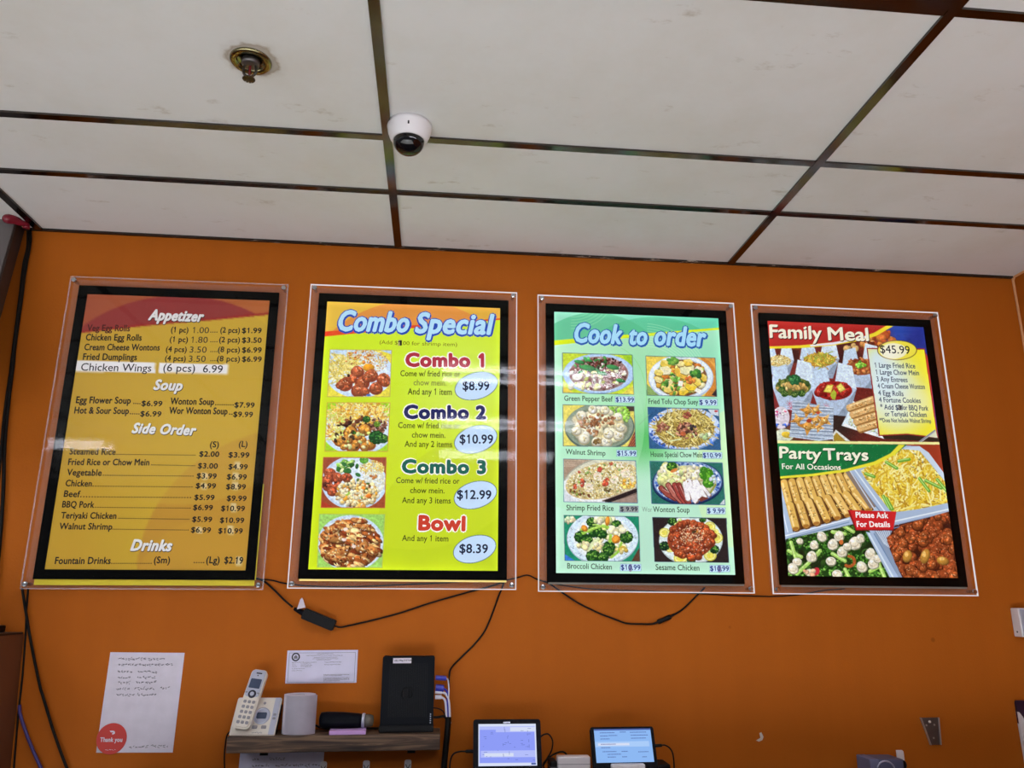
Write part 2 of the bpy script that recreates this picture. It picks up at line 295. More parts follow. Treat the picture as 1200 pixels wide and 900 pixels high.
# ---------------------------------------------------------------- printed artwork of the four menu posters
# A Sheet is one printed poster. Shapes are given in the coordinates of a working crop; every crop is tied to the sheet by its four corners.
class Sheet:
    def __init__(s, corners, w, h, cell):
        s.w, s.h = w, h
        s.nx, s.ny = int(round(w / cell)), int(round(h / cell))
        src = np.array(corners, float); dst = np.array([(0, 0), (1, 0), (0, 1), (1, 1)], float)
        A = []
        for (x, y), (u, v) in zip(src, dst):
            A.append([x, y, 1, 0, 0, 0, -u * x, -u * y, -u]); A.append([0, 0, 0, x, y, 1, -v * x, -v * y, -v])
        s.H = np.linalg.svd(np.array(A))[2][-1].reshape(3, 3); s.Hi = np.linalg.inv(s.H)
        u, v = np.meshgrid((np.arange(s.nx) + .5) / s.nx, (np.arange(s.ny) + .5) / s.ny)
        q = np.stack([u, v, np.ones_like(u)], -1) @ s.Hi.T
        s.X, s.Y = q[..., 0] / q[..., 2], q[..., 1] / q[..., 2]
        s.C = np.zeros((s.ny, s.nx, 3)) + .5
        s.o = (0, 0, 1); s.clip = None; s.rng = np.random.RandomState(7); s.texts = []
    def crop(s, x, y, k): s.o = (x, y, k)
    def P(s, pts):
        p = np.array(pts, float).reshape(-1, 2); return np.array(s.o[:2]) + p / s.o[2]
    def uv(s, pts):                                        # crop coordinates -> sheet metres (x from the left, z from the top)
        q = np.c_[s.P(pts), np.ones(len(np.array(pts).reshape(-1, 2)))] @ s.H.T
        return np.c_[q[:, 0] / q[:, 2] * s.w, q[:, 1] / q[:, 2] * s.h]
    def win(s, x0, y0, x1, y1):                            # index window that covers a box
        q = np.array([(x0, y0, 1), (x1, y0, 1), (x0, y1, 1), (x1, y1, 1)]) @ s.H.T
        u = q[:, 0] / q[:, 2] * s.nx; v = q[:, 1] / q[:, 2] * s.ny
        a, b = max(0, int(u.min()) - 1), min(s.nx, int(u.max()) + 2); c, d = max(0, int(v.min()) - 1), min(s.ny, int(v.max()) + 2)
        return (slice(c, d), slice(a, b)) if b > a and d > c else None
    def put(s, w, m, col, a=1.):
        if s.clip is not None: m = m & s.clip[w]
        m = m * a
        s.C[w] = s.C[w] * (1 - m[..., None]) + col * m[..., None]
    def inside(s, w, p):
        X, Y = s.X[w], s.Y[w]; m = np.zeros(X.shape, bool)
        for (xa, ya), (xb, yb) in zip(p, np.roll(p, -1, 0)):
            if ya == yb: continue
            m ^= ((ya > Y) != (yb > Y)) & (X < (xb - xa) * (Y - ya) / (yb - ya) + xa)
        return m
    def poly(s, pts, col, a=1.):
        p = s.P(pts); w = s.win(*p.min(0), *p.max(0))
        if w: s.put(w, s.inside(w, p), rgb(col), a)
    def clip_to(s, pts):
        if pts is None: s.clip = None; return
        m = np.zeros(s.X.shape, bool); p = s.P(pts); w = s.win(*p.min(0), *p.max(0)); m[w] = s.inside(w, p); s.clip = m
    def fade(s, pts, ca, cb, pa, pb, a=1.):                 # a printed two-colour blend inside a polygon, from pa to pb
        p = s.P(pts); w = s.win(*p.min(0), *p.max(0)); (xa, ya), (xb, yb) = s.P([pa, pb])
        t = np.clip(((s.X[w] - xa) * (xb - xa) + (s.Y[w] - ya) * (yb - ya)) / ((xb - xa)**2 + (yb - ya)**2), 0, 1)[..., None]
        s.put(w, s.inside(w, p), rgb(ca) * (1 - t) + rgb(cb) * t, a)
    def glow(s, cx, cy, r, col, a):                         # soft printed spot
        (cx, cy), = s.P([(cx, cy)]); r = r / s.o[2]; w = s.win(cx - r, cy - r, cx + r, cy + r)
        if not w: return
        d = np.hypot(s.X[w] - cx, s.Y[w] - cy) / r
        m = np.clip(1 - d, 0, 1); m = m * m * (3 - 2 * m) * a
        if s.clip is not None: m = m * s.clip[w]
        s.C[w] = s.C[w] * (1 - m[..., None]) + rgb(col) * m[..., None]
    def ell(s, cx, cy, rx, ry, col, rot=0., sh=0., a=1., edge=0.):
        (cx, cy), = s.P([(cx, cy)]); rx, ry = rx / s.o[2], ry / s.o[2]; r = max(rx, ry)
        w = s.win(cx - r, cy - r, cx + r, cy + r)
        if not w: return
        dx, dy = s.X[w] - cx, s.Y[w] - cy; c, n = math.cos(rot), math.sin(rot)
        u, v = (c * dx + n * dy) / rx, (-n * dx + c * dy) / ry; d = u * u + v * v
        k = rgb(col)
        if sh or edge:
            lit = 1 + sh * (-.45 * dx / rx - .75 * dy / ry) - edge * np.clip(d, 0, 1)**2
            k = np.clip(k * lit[..., None], 0, 1)
        s.put(w, d < 1, k, a)
    def stroke(s, pts, wd, col, a=1.):
        p = s.P(pts); wd = wd / s.o[2] / 2; w = s.win(*(p.min(0) - wd), *(p.max(0) + wd))
        if not w: return
        X, Y = s.X[w], s.Y[w]; m = np.zeros(X.shape, bool)
        for (xa, ya), (xb, yb) in zip(p[:-1], p[1:]):
            l2 = (xb - xa)**2 + (yb - ya)**2 + 1e-9
            t = np.clip(((X - xa) * (xb - xa) + (Y - ya) * (yb - ya)) / l2, 0, 1)
            m |= np.hypot(X - xa - t * (xb - xa), Y - ya - t * (yb - ya)) < wd
        s.put(w, m, rgb(col), a)
    def arc(s, cx, cy, rx, ry, a0, a1, wd, col, n=14, a=1.):
        s.stroke([(cx + rx * math.cos(t), cy + ry * math.sin(t)) for t in np.linspace(a0, a1, n)], wd, col, a)
    def spots(s, reg, n):                                   # n random points in an ellipse (cx,cy,rx,ry[,rot]) or a polygon
        R = s.rng; out = []
        if isinstance(reg, tuple):
            cx, cy, rx, ry = reg[:4]; rot = reg[4] if len(reg) > 4 else 0
            while len(out) < n:
                a, b = R.uniform(-1, 1, 2)
                if a * a + b * b < 1: out.append((cx + a * rx * math.cos(rot) - b * ry * math.sin(rot), cy + a * rx * math.sin(rot) + b * ry * math.cos(rot)))
        else:
            p = np.array(reg, float); lo, hi = p.min(0), p.max(0)
            while len(out) < n:
                x, y = R.uniform(lo, hi); m = False
                for (xa, ya), (xb, yb) in zip(p, np.roll(p, -1, 0)):
                    if (ya > y) != (yb > y) and x < (xb - xa) * (y - ya) / (yb - ya) + xa: m = not m
                if m: out.append((x, y))
        return sorted(out, key=lambda q: q[1])
    def bits(s, reg, n, size, cols, asp=(.6, 1.), sh=.25, edge=.25, rot=None):   # chopped food: many small rounded pieces
        R = s.rng
        for x, y in s.spots(reg, n):
            r = R.uniform(*size); c = np.array(rgb(cols[R.randint(len(cols))])) * 255
            s.ell(x, y, r, r * R.uniform(*asp), tuple(c * R.uniform(.88, 1.1)), R.uniform(0, 3.1) if rot is None else rot + R.uniform(-.25, .25), sh, 1, edge)
    def noodles(s, reg, n, ln, wd, cols):
        R = s.rng
        for x, y in s.spots(reg, n):
            t = R.uniform(0, 6.28); k = R.uniform(-1.6, 1.6); pts = [(x, y)]; L = R.uniform(*ln) / 5
            for i in range(5):
                t += k / 5; x += L * math.cos(t); y += L * math.sin(t) * .8; pts.append((x, y))
            s.stroke(pts, R.uniform(*wd), cols[R.randint(len(cols))])
    def chunk(s, x, y, r, col, dark, light):                # one glazed piece of meat: lobes with a dark rim and a shine
        R = s.rng
        s.ell(x, y + r * .14, r * 1.0, r * .86, dark); s.ell(x, y, r * .86, r * .76, tuple(np.array(rgb(col)) * 255 * .88), R.uniform(0, 3), .25, 1, .2)
        for i in range(9):
            t = R.uniform(0, 6.28); d = R.uniform(.1, .55) * r
            s.ell(x + d * 1.3 * math.cos(t), y + d * 1.1 * math.sin(t), r * R.uniform(.2, .42), r * R.uniform(.16, .34), tuple(np.array(rgb(col)) * 255 * R.uniform(.72, 1.25)), R.uniform(0, 3), .3, 1, .3)
        for i in range(4):
            t = R.uniform(3.2, 6.0); d = R.uniform(.1, .7) * r
            s.ell(x + d * math.cos(t), y + d * math.sin(t), r * R.uniform(.05, .12), r * .06, light, R.uniform(0, 3))
    def chunks(s, reg, n, r, col, dark, light):
        for x, y in s.spots(reg, n): s.chunk(x, y, s.rng.uniform(*r), col, dark, light)
    def broccoli(s, x, y, r, dark=(22, 70, 22), mid=(58, 120, 40), lite=(120, 180, 70)):
        R = s.rng
        for i in range(10):
            t = 6.28 * i / 10; s.ell(x + r * .7 * math.cos(t), y + r * .6 * math.sin(t), r * .38, r * .36, dark)
        s.ell(x, y, r * .85, r * .75, dark)
        for i in range(34):
            t = R.uniform(0, 6.28); d = math.sqrt(R.uniform(0, 1)) * r * .85; yy = y + d * math.sin(t) * .85
            s.ell(x + d * math.cos(t), yy, r * .15, r * .13, [dark, mid, mid, lite][R.randint(4)] if yy < y + .3 * r else [dark, dark, mid][R.randint(3)], 0, .2)
    def text(s, body, a, b, h, col, bold=0., shear=0., back=None, lift=1, nib=None):
        """one line of lettering: left and right ends of its baseline, its capital height, its colour; back = (colour, width, dx, dy) under it"""
        (x0, y0), (x1, y1) = s.uv([a, b]); top = s.uv([((a[0] + b[0]) / 2, (a[1] + b[1]) / 2), ((a[0] + b[0]) / 2, (a[1] + b[1]) / 2 - h)])
        s.texts.append((body, x0, y0, x1, y1, abs(top[0, 1] - top[1, 1]), rgb(col), bold, shear, back, lift, nib))
    def grain(s, amp):                                      # the fine unevenness of a printed photograph, inside the clip
        R = s.rng; ys, xs = np.where(s.clip); w = (slice(ys.min(), ys.max() + 1), slice(xs.min(), xs.max() + 1)); h, v = ys.max() - ys.min() + 1, xs.max() - xs.min() + 1
        n = np.zeros((h, v))
        for k, a in ((2, .6), (4, .9), (9, .7)):
            q = R.uniform(-1, 1, (h // k + 2, v // k + 2)); yy, xx = np.arange(h) / k, np.arange(v) / k; i, j = yy.astype(int), xx.astype(int); fy, fx = (yy - i)[:, None], (xx - j)[None]
            n += a * ((q[i][:, j] * (1 - fx) + q[i][:, j + 1] * fx) * (1 - fy) + (q[i + 1][:, j] * (1 - fx) + q[i + 1][:, j + 1] * fx) * fy)
        m = s.clip[w][..., None]; s.C[w] = np.where(m, np.clip(s.C[w] * (1 + amp * n[..., None]), 0, 1), s.C[w])
    def result(s): # halve the working resolution
        c = s.C[:s.ny // 2 * 2, :s.nx // 2 * 2]
        return (c[::2, ::2] + c[1::2, ::2] + c[::2, 1::2] + c[1::2, 1::2]) / 4

def rgb(c):
    if isinstance(c, int): return np.array([(c >> 16 & 255) / 255, (c >> 8 & 255) / 255, (c & 255) / 255])
    return np.clip(np.array(c, float) / 255, 0, 1)
def ring(cx, cy, rx, ry, n=40, a0=0, a1=2 * math.pi): return [(cx + rx * math.cos(t), cy + ry * math.sin(t)) for t in np.linspace(a0, a1, n)]

WHITE, PLATE = 0xEEF2F8, 0xBFD6F0
def photo(S, quad, bg):
    S.clip_to(quad); S.poly(quad, bg)
def photo_end(S, quad, line, wd):
    S.grain(.09); S.clip_to(None); S.stroke(list(quad) + [quad[0]], wd, line)
# ---- price list (its back light is off, so this is paper seen by the room's light)
def art_price_list():
    S = Sheet([(101.2, 342.6), (316.5, 351), (50.4, 667.7), (287.6, 669.2)], SW, SH, .0025)
    S.crop(0, 310, 3.529)
    big = [(-500, -500), (2000, -500), (2000, 2000), (-500, 2000)]
    S.fade(big, 0xC29C2E, 0xB89420, (700, 200), (600, 1270))
    S.fade(big, 0xB88F2C, 0xCCB034, (330, 600), (760, 620), .5)
    S.ell(1250, 1290, 690, 620, 0xB4802A, a=.7)                    # tan disc low on the right
    S.poly(ring(850, 1480, 330, 430), 0xC2962A, .35)
    S.ell(735, 560, 520, 432, 0xC09C34, a=.5)
    head = [(300, 100), (1200, 130), (1200, 196), (1110, 205), (900, 225), (640, 246), (330, 280), (300, 290)]
    S.fade(head, 0x9C4D32, 0xB06432, (340, 130), (1110, 180))
    S.clip_to(head); S.ell(735, 640, 600, 513, 0x8C3230); S.clip_to(None)
    S.stroke([(300, 284), (330, 277), (640, 243), (900, 222), (1200, 193)], 9, 0x9A2420)
    k = 0x17120C
    def t(*a, **kw): S.text(*a, **kw)
    brush = dict(bold=.042, shear=.22, back=(0x2A1C22, .05, .02, -.03))
    t('Appetizer', (612, 224), (832, 232), 42, 0xE6E4EC, **brush)
    t('Soup', (632, 514), (746, 518), 40, 0xE6E4EC, **brush)
    t('Side Order', (542, 694), (800, 704), 40, 0xE6E4EC, **brush)
    rows = [('Veg Egg Rolls', 357, 270, 533, '(1 pc)', 705, 776, '1.00', 795, 862, '(2 pcs)', '$1.99', 278),
            ('Chicken Egg Rolls', 351, 309, 582, '(1 pc)', 700, 774, '1.80', 789, 857, '(2 pcs)', '$3.50', 318),
            ('Cream Cheese Wontons', 345, 350, 657, '(4 pcs)', 684, 769, '3.50', 782, 852, '(8 pcs)', '$6.99', 359),
            ('Fried Dumplings', 339, 390, 562, '(4 pcs)', 680, 765, '3.50', 778, 848, '(8 pcs)', '$6.99', 397)]
    for n, x, y, x1, q, qa, qb, p, pa, pb, r, pr, y2 in rows:
        t(n, (x, y), (x1, y + 2), 26, 0x4A1410 if n[0] == 'V' else k, bold=.022)
        t(q, (qa, y2 - 2), (qb, y2), 22, k, bold=.022); t(p, (pa, y2 + 2), (pb, y2 + 3), 25, 0x3A3020, bold=.004)
        t('....', (868, y2), (898, y2), 22, k, bold=.01); t(r, (pb + 48, y2), (990, y2 + 2), 22, k, bold=.022)
        t(pr, (1000, y2 + 2), (1080, y2 + 3), 21, k, bold=.028)
    S.poly([(313, 395), (641, 404), (637, 446), (308, 440)], 0xE9E6EE); S.poly([(657, 406), (938, 412), (934, 452), (653, 446)], 0xE9E6EE)
    t('Chicken Wings', (330, 435), (622, 440), 31, 0x14141A, bold=.004); t('(6 pcs)  6.99', (672, 438), (918, 446), 31, 0x14141A, bold=.004)
    for a, ya, xa, xb, d, da, db, p, pa, pb, yp in [('Egg Flower Soup', 570, 310, 536, '....', 548, 578, '$6.99', 582, 667, 582), ('Hot & Sour Soup', 613, 303, 528, '.....', 534, 574, '$6.99', 577, 663, 625),
             ('Wonton Soup', 576, 702, 882, '.........', 888, 965, '$7.99', 968, 1050, 589), ('Wor Wonton Soup', 615, 697, 938, '..', 946, 960, '$9.99', 963, 1043, 628)]:
        t(a, (xa, ya), (xb, ya + 3), 27, k, bold=.024); t(d, (da, ya + 4), (db, ya + 5), 26, k, bold=.01); t(p, (pa, yp), (pb, yp + 2), 21, k, bold=.028)
    S.crop(0, 500, 3.529)
    t('(S)', (866, 84), (902, 85), 24, k, bold=.022); t('(L)', (986, 82), (1020, 84), 24, k, bold=.022)
    side = [('Steamed Rice', 283, 113, 473, 478, 806, '$2.00', 822, 903, '$3.99', 943, 1028), ('Fried Rice or Chow Mein', 277, 157, 613, 622, 804, '$3.00', 816, 897, '$4.99', 943, 1021),
            ('Vegetable', 272, 200, 415, 421, 798, '$3.99', 811, 892, '$6.99', 936, 1017), ('Chicken', 266, 245, 374, 378, 794, '$4.99', 807, 889, '$8.99', 933, 1013),
            ('Beef', 259, 289, 325, 327, 788, '$5.99', 801, 883, '$9.99', 936, 1016), ('BBQ Pork', 252, 333, 384, 388, 786, '$6.99', 796, 876, '$10.99', 912, 1009),
            ('Teriyaki Chicken', 247, 379, 476, 486, 781, '$5.99', 792, 873, '$10.99', 907, 1006), ('Walnut Shrimp', 240, 424, 459, 461, 777, '$6.99', 787, 868, '$10.99', 900, 1000)]
    for i, (n, x, y, x1, da, db, p, pa, pb, q, qa, qb) in enumerate(side):
        t(n, (x, y), (x1, y + 2), 26, k, bold=.022); t('.' * 40, (da, y + 2), (db, y + 6), 26, k, bold=.004)
        yp = [122, 171, 213, 254, 302, 344, 393, 437][i]
        if i in (2, 3, 7): S.poly([(pa + 18, yp - 24), (pa + 42, yp - 24), (pa + 42, yp + 4), (pa + 18, yp + 4)], 0xD9D2B4, .7)
        if i in (1, 2, 3): S.poly([(qa + 20, yp - 26), (qa + 44, yp - 26), (qa + 44, yp + 6), (qa + 20, yp + 6)], 0xD9D2B4, .7)
        if i in (5, 7): S.poly([(qa + 34, yp - 30), (qa + 58, yp - 30), (qa + 58, yp + 6), (qa + 34, yp + 6)], 0xD9D2B4, .7)
        t(p, (pa, yp), (pb, yp + 2), 21, k, bold=.028); t(q, (qa, yp + 4), (qb, yp + 6), 21, k, bold=.028)
    t('Drinks', (537, 512), (700, 514), 44, 0xE6E4EC, **brush)
    t('Fountain Drinks', (222, 568), (452, 568), 28, k, bold=.024); t('.' * 19, (456, 568), (624, 568), 26, k, bold=.004); t('(Sm)', (633, 565), (698, 566), 27, k, bold=.024)
    S.poly([(968, 536), (992, 536), (990, 572), (966, 572)], 0xCFC9A8, .8)
    t('.....', (798, 565), (842, 565), 26, k, bold=.01); t('(Lg)', (850, 565), (904, 566), 27, k, bold=.024); t('$2.19', (925, 566), (1001, 568), 27, k, bold=.024)
    return S

# ---- combo poster
def art_combo():
    S = Sheet([(383.2, 352.6), (585.7, 360.6), (360.7, 667.5), (583.8, 668.4)], SW, SH, .00075)
    S.crop(330, 320, 4.138)
    big = [(-900, -900), (2500, -900), (2500, 3000), (-900, 3000)]
    S.poly(big, 0xC6DC1E)
    S.glow(760, 420, 620, 0xC8E838, .85); S.glow(330, 330, 420, 0xC8E824, .6); S.glow(900, 560, 380, 0xD4EC90, .45)
    S.ell(1220, 1250, 760, 520, 0xB8CC24, a=.5); [S.glow(x, 700, 240, 0xE8F81A, .75) for x in ()]; S.fade([(100, 100), (230, 130), (170, 800), (120, 1450), (60, 1450)], 0xE8F622, 0xC8DE1E, (150, 760), (215, 770), .8); S.glow(500, 1560, 260, 0xDCF01C, .8); S.glow(250, 1560, 240, 0xE0F21C, .8); S.glow(800, 1560, 240, 0xDCF01C, .8)  # brighter left and bottom margins: the panel's rim light painted into the print
    head = [(150, 60), (1200, 100), (1200, 205), (1057, 226), (860, 240), (640, 262), (420, 280), (150, 306)]
    S.fade(head, 0xE2B844, 0xDCA840, (220, 140), (1058, 200))
    S.clip_to(head); S.ell(640, 735, 600, 602, 0xD98440); S.ell(640, 765, 470, 555, 0xE58A3C, a=.4); S.clip_to(None)
    S.poly([(150, 287), (420, 266), (640, 252), (860, 234), (1057, 219), (1200, 205), (1200, 210), (1057, 226), (860, 243), (640, 266), (420, 286), (150, 312)], 0xDE3A1C)
    S.ell(640, 735, 600, 602, 0xF0F850, a=.10)
    # plate of noodles with orange chicken
    S.crop(380, 400, 6.923)
    q = [(48, 64), (547, 70), (532, 445), (27, 445)]
    photo(S, q, 0xE8DA4A); S.poly([(0, 0), (600, 0), (600, 120), (420, 60), (330, 62), (200, 62), (45, 150)], PLATE)
    S.ell(285, 255, 275, 200, 0xC9DCF2); S.ell(285, 262, 235, 160, 0xDCE8F6)
    S.bits((330, 160, 190, 100), 900, (3, 8), [0xE3C76B, 0xD9B050, 0xEBDC96, 0xC98A3A, 0xF0E2A8, 0xD6783A], (.35, .6), .1, .1)
    S.noodles((160, 220, 125, 110), 260, (40, 110), (4, 8), [0xE6D878, 0xD8C65A, 0xF2EAA0, 0xC9AE48, 0xEFE08A])
    S.bits((285, 130, 130, 55), 30, (8, 14), [0xD9803A, 0xE0A040, 0xC66A34], (.4, .8))
    S.ell(360, 210, 45, 32, 0xE8A028, sh=.3, edge=.2)
    for x, y, r in [(270, 240, 55), (380, 270, 58), (480, 300, 55), (170, 340, 62), (310, 330, 60), (420, 375, 56), (280, 390, 62), (225, 295, 44), (495, 330, 38), (350, 290, 44), (330, 400, 40), (130, 350, 36)]:
        S.chunk(x, y, r, (204, 104, 62), (138, 58, 38), (248, 200, 160))
    S.bits((200, 270, 12, 10), 3, (8, 12), [0x30140E]); S.ell(360, 432, 18, 8, 0x3A6AC0)
    photo_end(S, q, 0xB8A45A, 5)
    # noodles, broccoli and chicken
    q = [(25, 494), (533, 494), (516, 887), (6, 887)]
    photo(S, q, 0xA5D420); S.ell(270, 710, 290, 205, 0xC6DAF0); S.ell(270, 712, 262, 180, 0xD6E6F4)
    S.noodles((280, 580, 235, 95), 420, (40, 110), (5, 10), [0xE6C24A, 0xF0D468, 0xD49A30, 0xF2E08A, 0xC98428, 0xEAE0A0])
    S.noodles((90, 690, 85, 100), 130, (40, 100), (5, 10), [0xE9E08A, 0xF2ECB0, 0xD8C858, 0xC8D868, 0xD08A34])
    S.bits((300, 700, 190, 90), 60, (14, 28), [0x5A2A1C, 0x6E3A24, 0x87512E, 0x3E1C14], (.4, .8))
    S.bits((440, 680, 75, 60), 40, (10, 20), [0x8A5A4A, 0x6A3A2E, 0xB08270], (.3, .6))
    for x, y, r in [(130, 800, 52), (215, 735, 60), (230, 830, 66), (330, 710, 55), (310, 795, 36), (370, 830, 50), (190, 790, 46), (270, 760, 40), (330, 850, 40), (160, 850, 30)]:
        S.chunk(x, y, r, (226, 152, 58), (140, 70, 26), (252, 226, 150))
    S.bits((250, 790, 170, 80), 26, (10, 22), [0xDCE39A, 0xF0E6B0, 0x46301C, 0xC8D070], (.5, .9))
    S.broccoli(345, 628, 30); S.broccoli(430, 668, 26, (70, 110, 30), (130, 170, 50), (190, 210, 90)); S.broccoli(425, 775, 60, (14, 62, 22), (40, 110, 40), (80, 150, 60)); S.broccoli(480, 785, 40, (14, 62, 22))
    S.broccoli(245, 738, 14)
    photo_end(S, q, 0xC89A4A, 5)
    # three item plate
    S.crop(370, 530, 6.43)
    q = [(60, 35), (532, 35), (522, 413), (42, 413)]
    photo(S, q, 0x9C4A2E); S.poly([(42, 360), (140, 413), (42, 413)], 0xB03A26)
    S.ell(292, 225, 246, 202, 0xC4D8F0); S.ell(292, 226, 222, 182, 0xDCE8F6)
    S.bits((425, 115, 95, 55), 320, (4, 9), [0xE8DA86, 0xDDCB62, 0xF2EAB0, 0xE0A84A], (.4, .7), .1, .1)
    S.bits((440, 215, 90, 85), 420, (4, 9), [0xEDEFE2, 0xE4E4CE, 0xF6F6EC, 0xD8D6B8], (.4, .7), .1, .15); S.bits((440, 180, 24, 16), 10, (6, 12), [0xC87A3A, 0xD89A50])
    S.bits((235, 105, 85, 45), 26, (18, 34), [0x64A83A, 0x8CC84E, 0xB8DC7A, 0x2E6A2A, 0xDDE8B0], (.4, .7)); S.broccoli(365, 52, 32, (80, 150, 50), (120, 185, 70), (160, 215, 100))
    for x, y in [(320, 165), (215, 85), (250, 130)]: S.ell(x, y, 22, 14, 0x2F7034, .5)
    for x, y, r in [(110, 150, 46), (90, 200, 44), (165, 185, 44), (95, 250, 42), (240, 185, 40), (125, 290, 38), (170, 245, 36), (215, 180, 28)]:
        S.chunk(x, y, r, (196, 92, 56), (118, 48, 34), (240, 180, 140))
    S.bits((110, 235, 60, 20), 8, (10, 22), [0x4A2018, 0x351812], (.3, .5))
    S.bits((310, 310, 160, 100), 150, (14, 24), [0xEBD9A0, 0xF0E6BE, 0xE2C070, 0xE9B24A, 0xC99048, 0xF2EBD0, 0x7A4A24], (.6, 1))
    S.bits((330, 300, 140, 90), 22, (12, 22), [0x93B83C, 0xE98A2A, 0x4A6A24, 0xE8A636], (.5, .9))
    S.bits((310, 300, 150, 95), 60, (10, 18), [0xF3E8C2, 0xEBD49A], (.6, 1)); S.ell(400, 325, 22, 16, 0xDE7A2C, sh=.3)
    photo_end(S, q, 0xC06A3A, 6)
    # bowl of glazed sliced chicken
    q = [(28, 462), (524, 462), (503, 865), (12, 865)]
    photo(S, q, 0x9CCF66); S.ell(265, 680, 250, 210, 0xC6DAEE); S.ell(265, 686, 236, 196, 0xD8E4EC)
    S.ell(262, 690, 228, 188, 0x8A4A26)
    S.bits((262, 690, 222, 182), 190, (22, 46), [0xD6A564, 0xC78A4A, 0xE2BC7C, 0x9C5426, 0xB4652E, 0x7A3418, 0xE9CC94], (.35, .7), .35, .35, .5)
    for cx, cy, rx, ry, r in [(130, 640, 120, 50, .3), (345, 700, 70, 70, .8), (160, 760, 120, 60, -.3), (380, 560, 90, 36, .3), (330, 510, 80, 26, .1), (180, 800, 90, 34, .1), (430, 740, 60, 50, .6), (120, 580, 70, 36, -.3)]:
        S.ell(cx, cy + 5, rx * .82, ry * .82, 0x6A2E16, r); S.ell(cx, cy, rx * .78, ry * .74, 0xC98646, r, .3, 1, .3)
        S.bits((cx, cy, rx * .7, ry * .6, r), 14, (8, 20), [0xDCAE6C, 0xA6582A, 0x8C3E1C, 0xEACB92, 0xC47A3C], (.3, .6), .2, .2)
    S.bits((262, 690, 210, 170), 70, (5, 14), [0x6E2C14, 0x4A1C0E, 0x8C3A1A, 0x3C160C], (.2, .5)); S.bits((262, 690, 200, 170), 40, (3, 8), [0xF4E2C4, 0xFAF0E4])
    for x, y in [(228, 575), (215, 655), (290, 705)]: S.ell(x, y, 18, 12, 0xF0DCD4)
    photo_end(S, q, 0xB8C050, 5)
    # lettering
    S.crop(370, 350, 5.217)
    hd = dict(bold=.035, shear=.2, back=(0x2448B4, .075, .014, -.022))
    S.text('Combo', (130, 190), (556, 200), 118, 0xB2DCFC, **hd); S.text('Special', (608, 204), (1060, 214), 118, 0xB2DCFC, **hd)
    S.text('(Add $', (390, 274), (500, 278), 22, 0x6B6A10); S.text('.00 for shrimp item)', (524, 280), (862, 288), 22, 0x6B6A10)
    S.poly([(503, 250), (522, 250), (521, 286), (502, 286)], 0xB0A878); S.text('1', (503, 281), (523, 282), 27, 0x141414, bold=.05)
    S.crop(330, 320, 4.138)
    for n, c, x0, y0, x1, cr in [('Combo 1', 0xAC3240, 604, 448, 976, 'A'), ('Combo 2', 0x23275C, 597, 700, 986, 'A'), ('Combo 3', 0x176050, 587, 219, 987, 'B'), ('Bowl', 0xC83F2C, 668, 496, 887, 'B')]:
        S.crop(330, 320 if cr == 'A' else 500, 4.138)
        S.text(n, (x0, y0), (x1, y0 + 3), 60 if n != 'Bowl' else 66, c, bold=.055, back=(0xF6F4EC, .10, 0, 0))
    for cr, y, n in [('A', 497, 1), ('A', 748, 2), ('B', 270, 3)]:
        S.crop(330, 320 if cr == 'A' else 500, 4.138)
        S.text('Come w/ fried rice or', (576 - 10 * (n - 1), y), (866 - 2 * (n - 1), y + 3), 27, 0x3E4A12, bold=.012)
        S.text('chow mein.', (640 - 8 * (n - 1), y + 42 + 2 * n), (798 - 4 * (n - 1), y + 44 + 2 * n), 27, 0x3E4A12 if n > 1 else 0x7E8A40, bold=.012)
    S.crop(330, 320, 4.138); S.text('And any 1 item', (612, 586), (824, 588), 30, 0x3E4A12, bold=.012)
    S.crop(330, 500, 4.138)
    S.text('And any 2 items', (597, 94), (826, 96), 28, 0x3E4A12, bold=.012); S.text('And any 3 items', (585, 367), (820, 369), 28, 0x3E4A12, bold=.012); S.text('And any 1 item', (585, 551), (809, 553), 28, 0x3E4A12, bold=.012)
    for p, cx, cy, a, b in [('$8.99', 942, 545 - 745, 878, 1005), ('$10.99', 940, 803 - 745, 864, 1024), ('$12.99', 939, 327, 852, 1016), ('$8.39', 936, 589, 864, 1000)]:
        S.poly([(cx + 104 * math.cos(u) * 1 + 6 * math.sin(u), cy + 66 * math.sin(u) - 22 * math.cos(u)) for u in np.linspace(0, 6.283, 60)], 0x35506A)
        S.poly([(cx + 101 * math.cos(u) + 6 * math.sin(u), cy + 63 * math.sin(u) - 22 * math.cos(u)) for u in np.linspace(0, 6.283, 60)], 0xC3DCF8)
        S.text(p, (a, cy + 19), (b, cy + 20), 42, 0x1A2442, bold=.02)
    return S
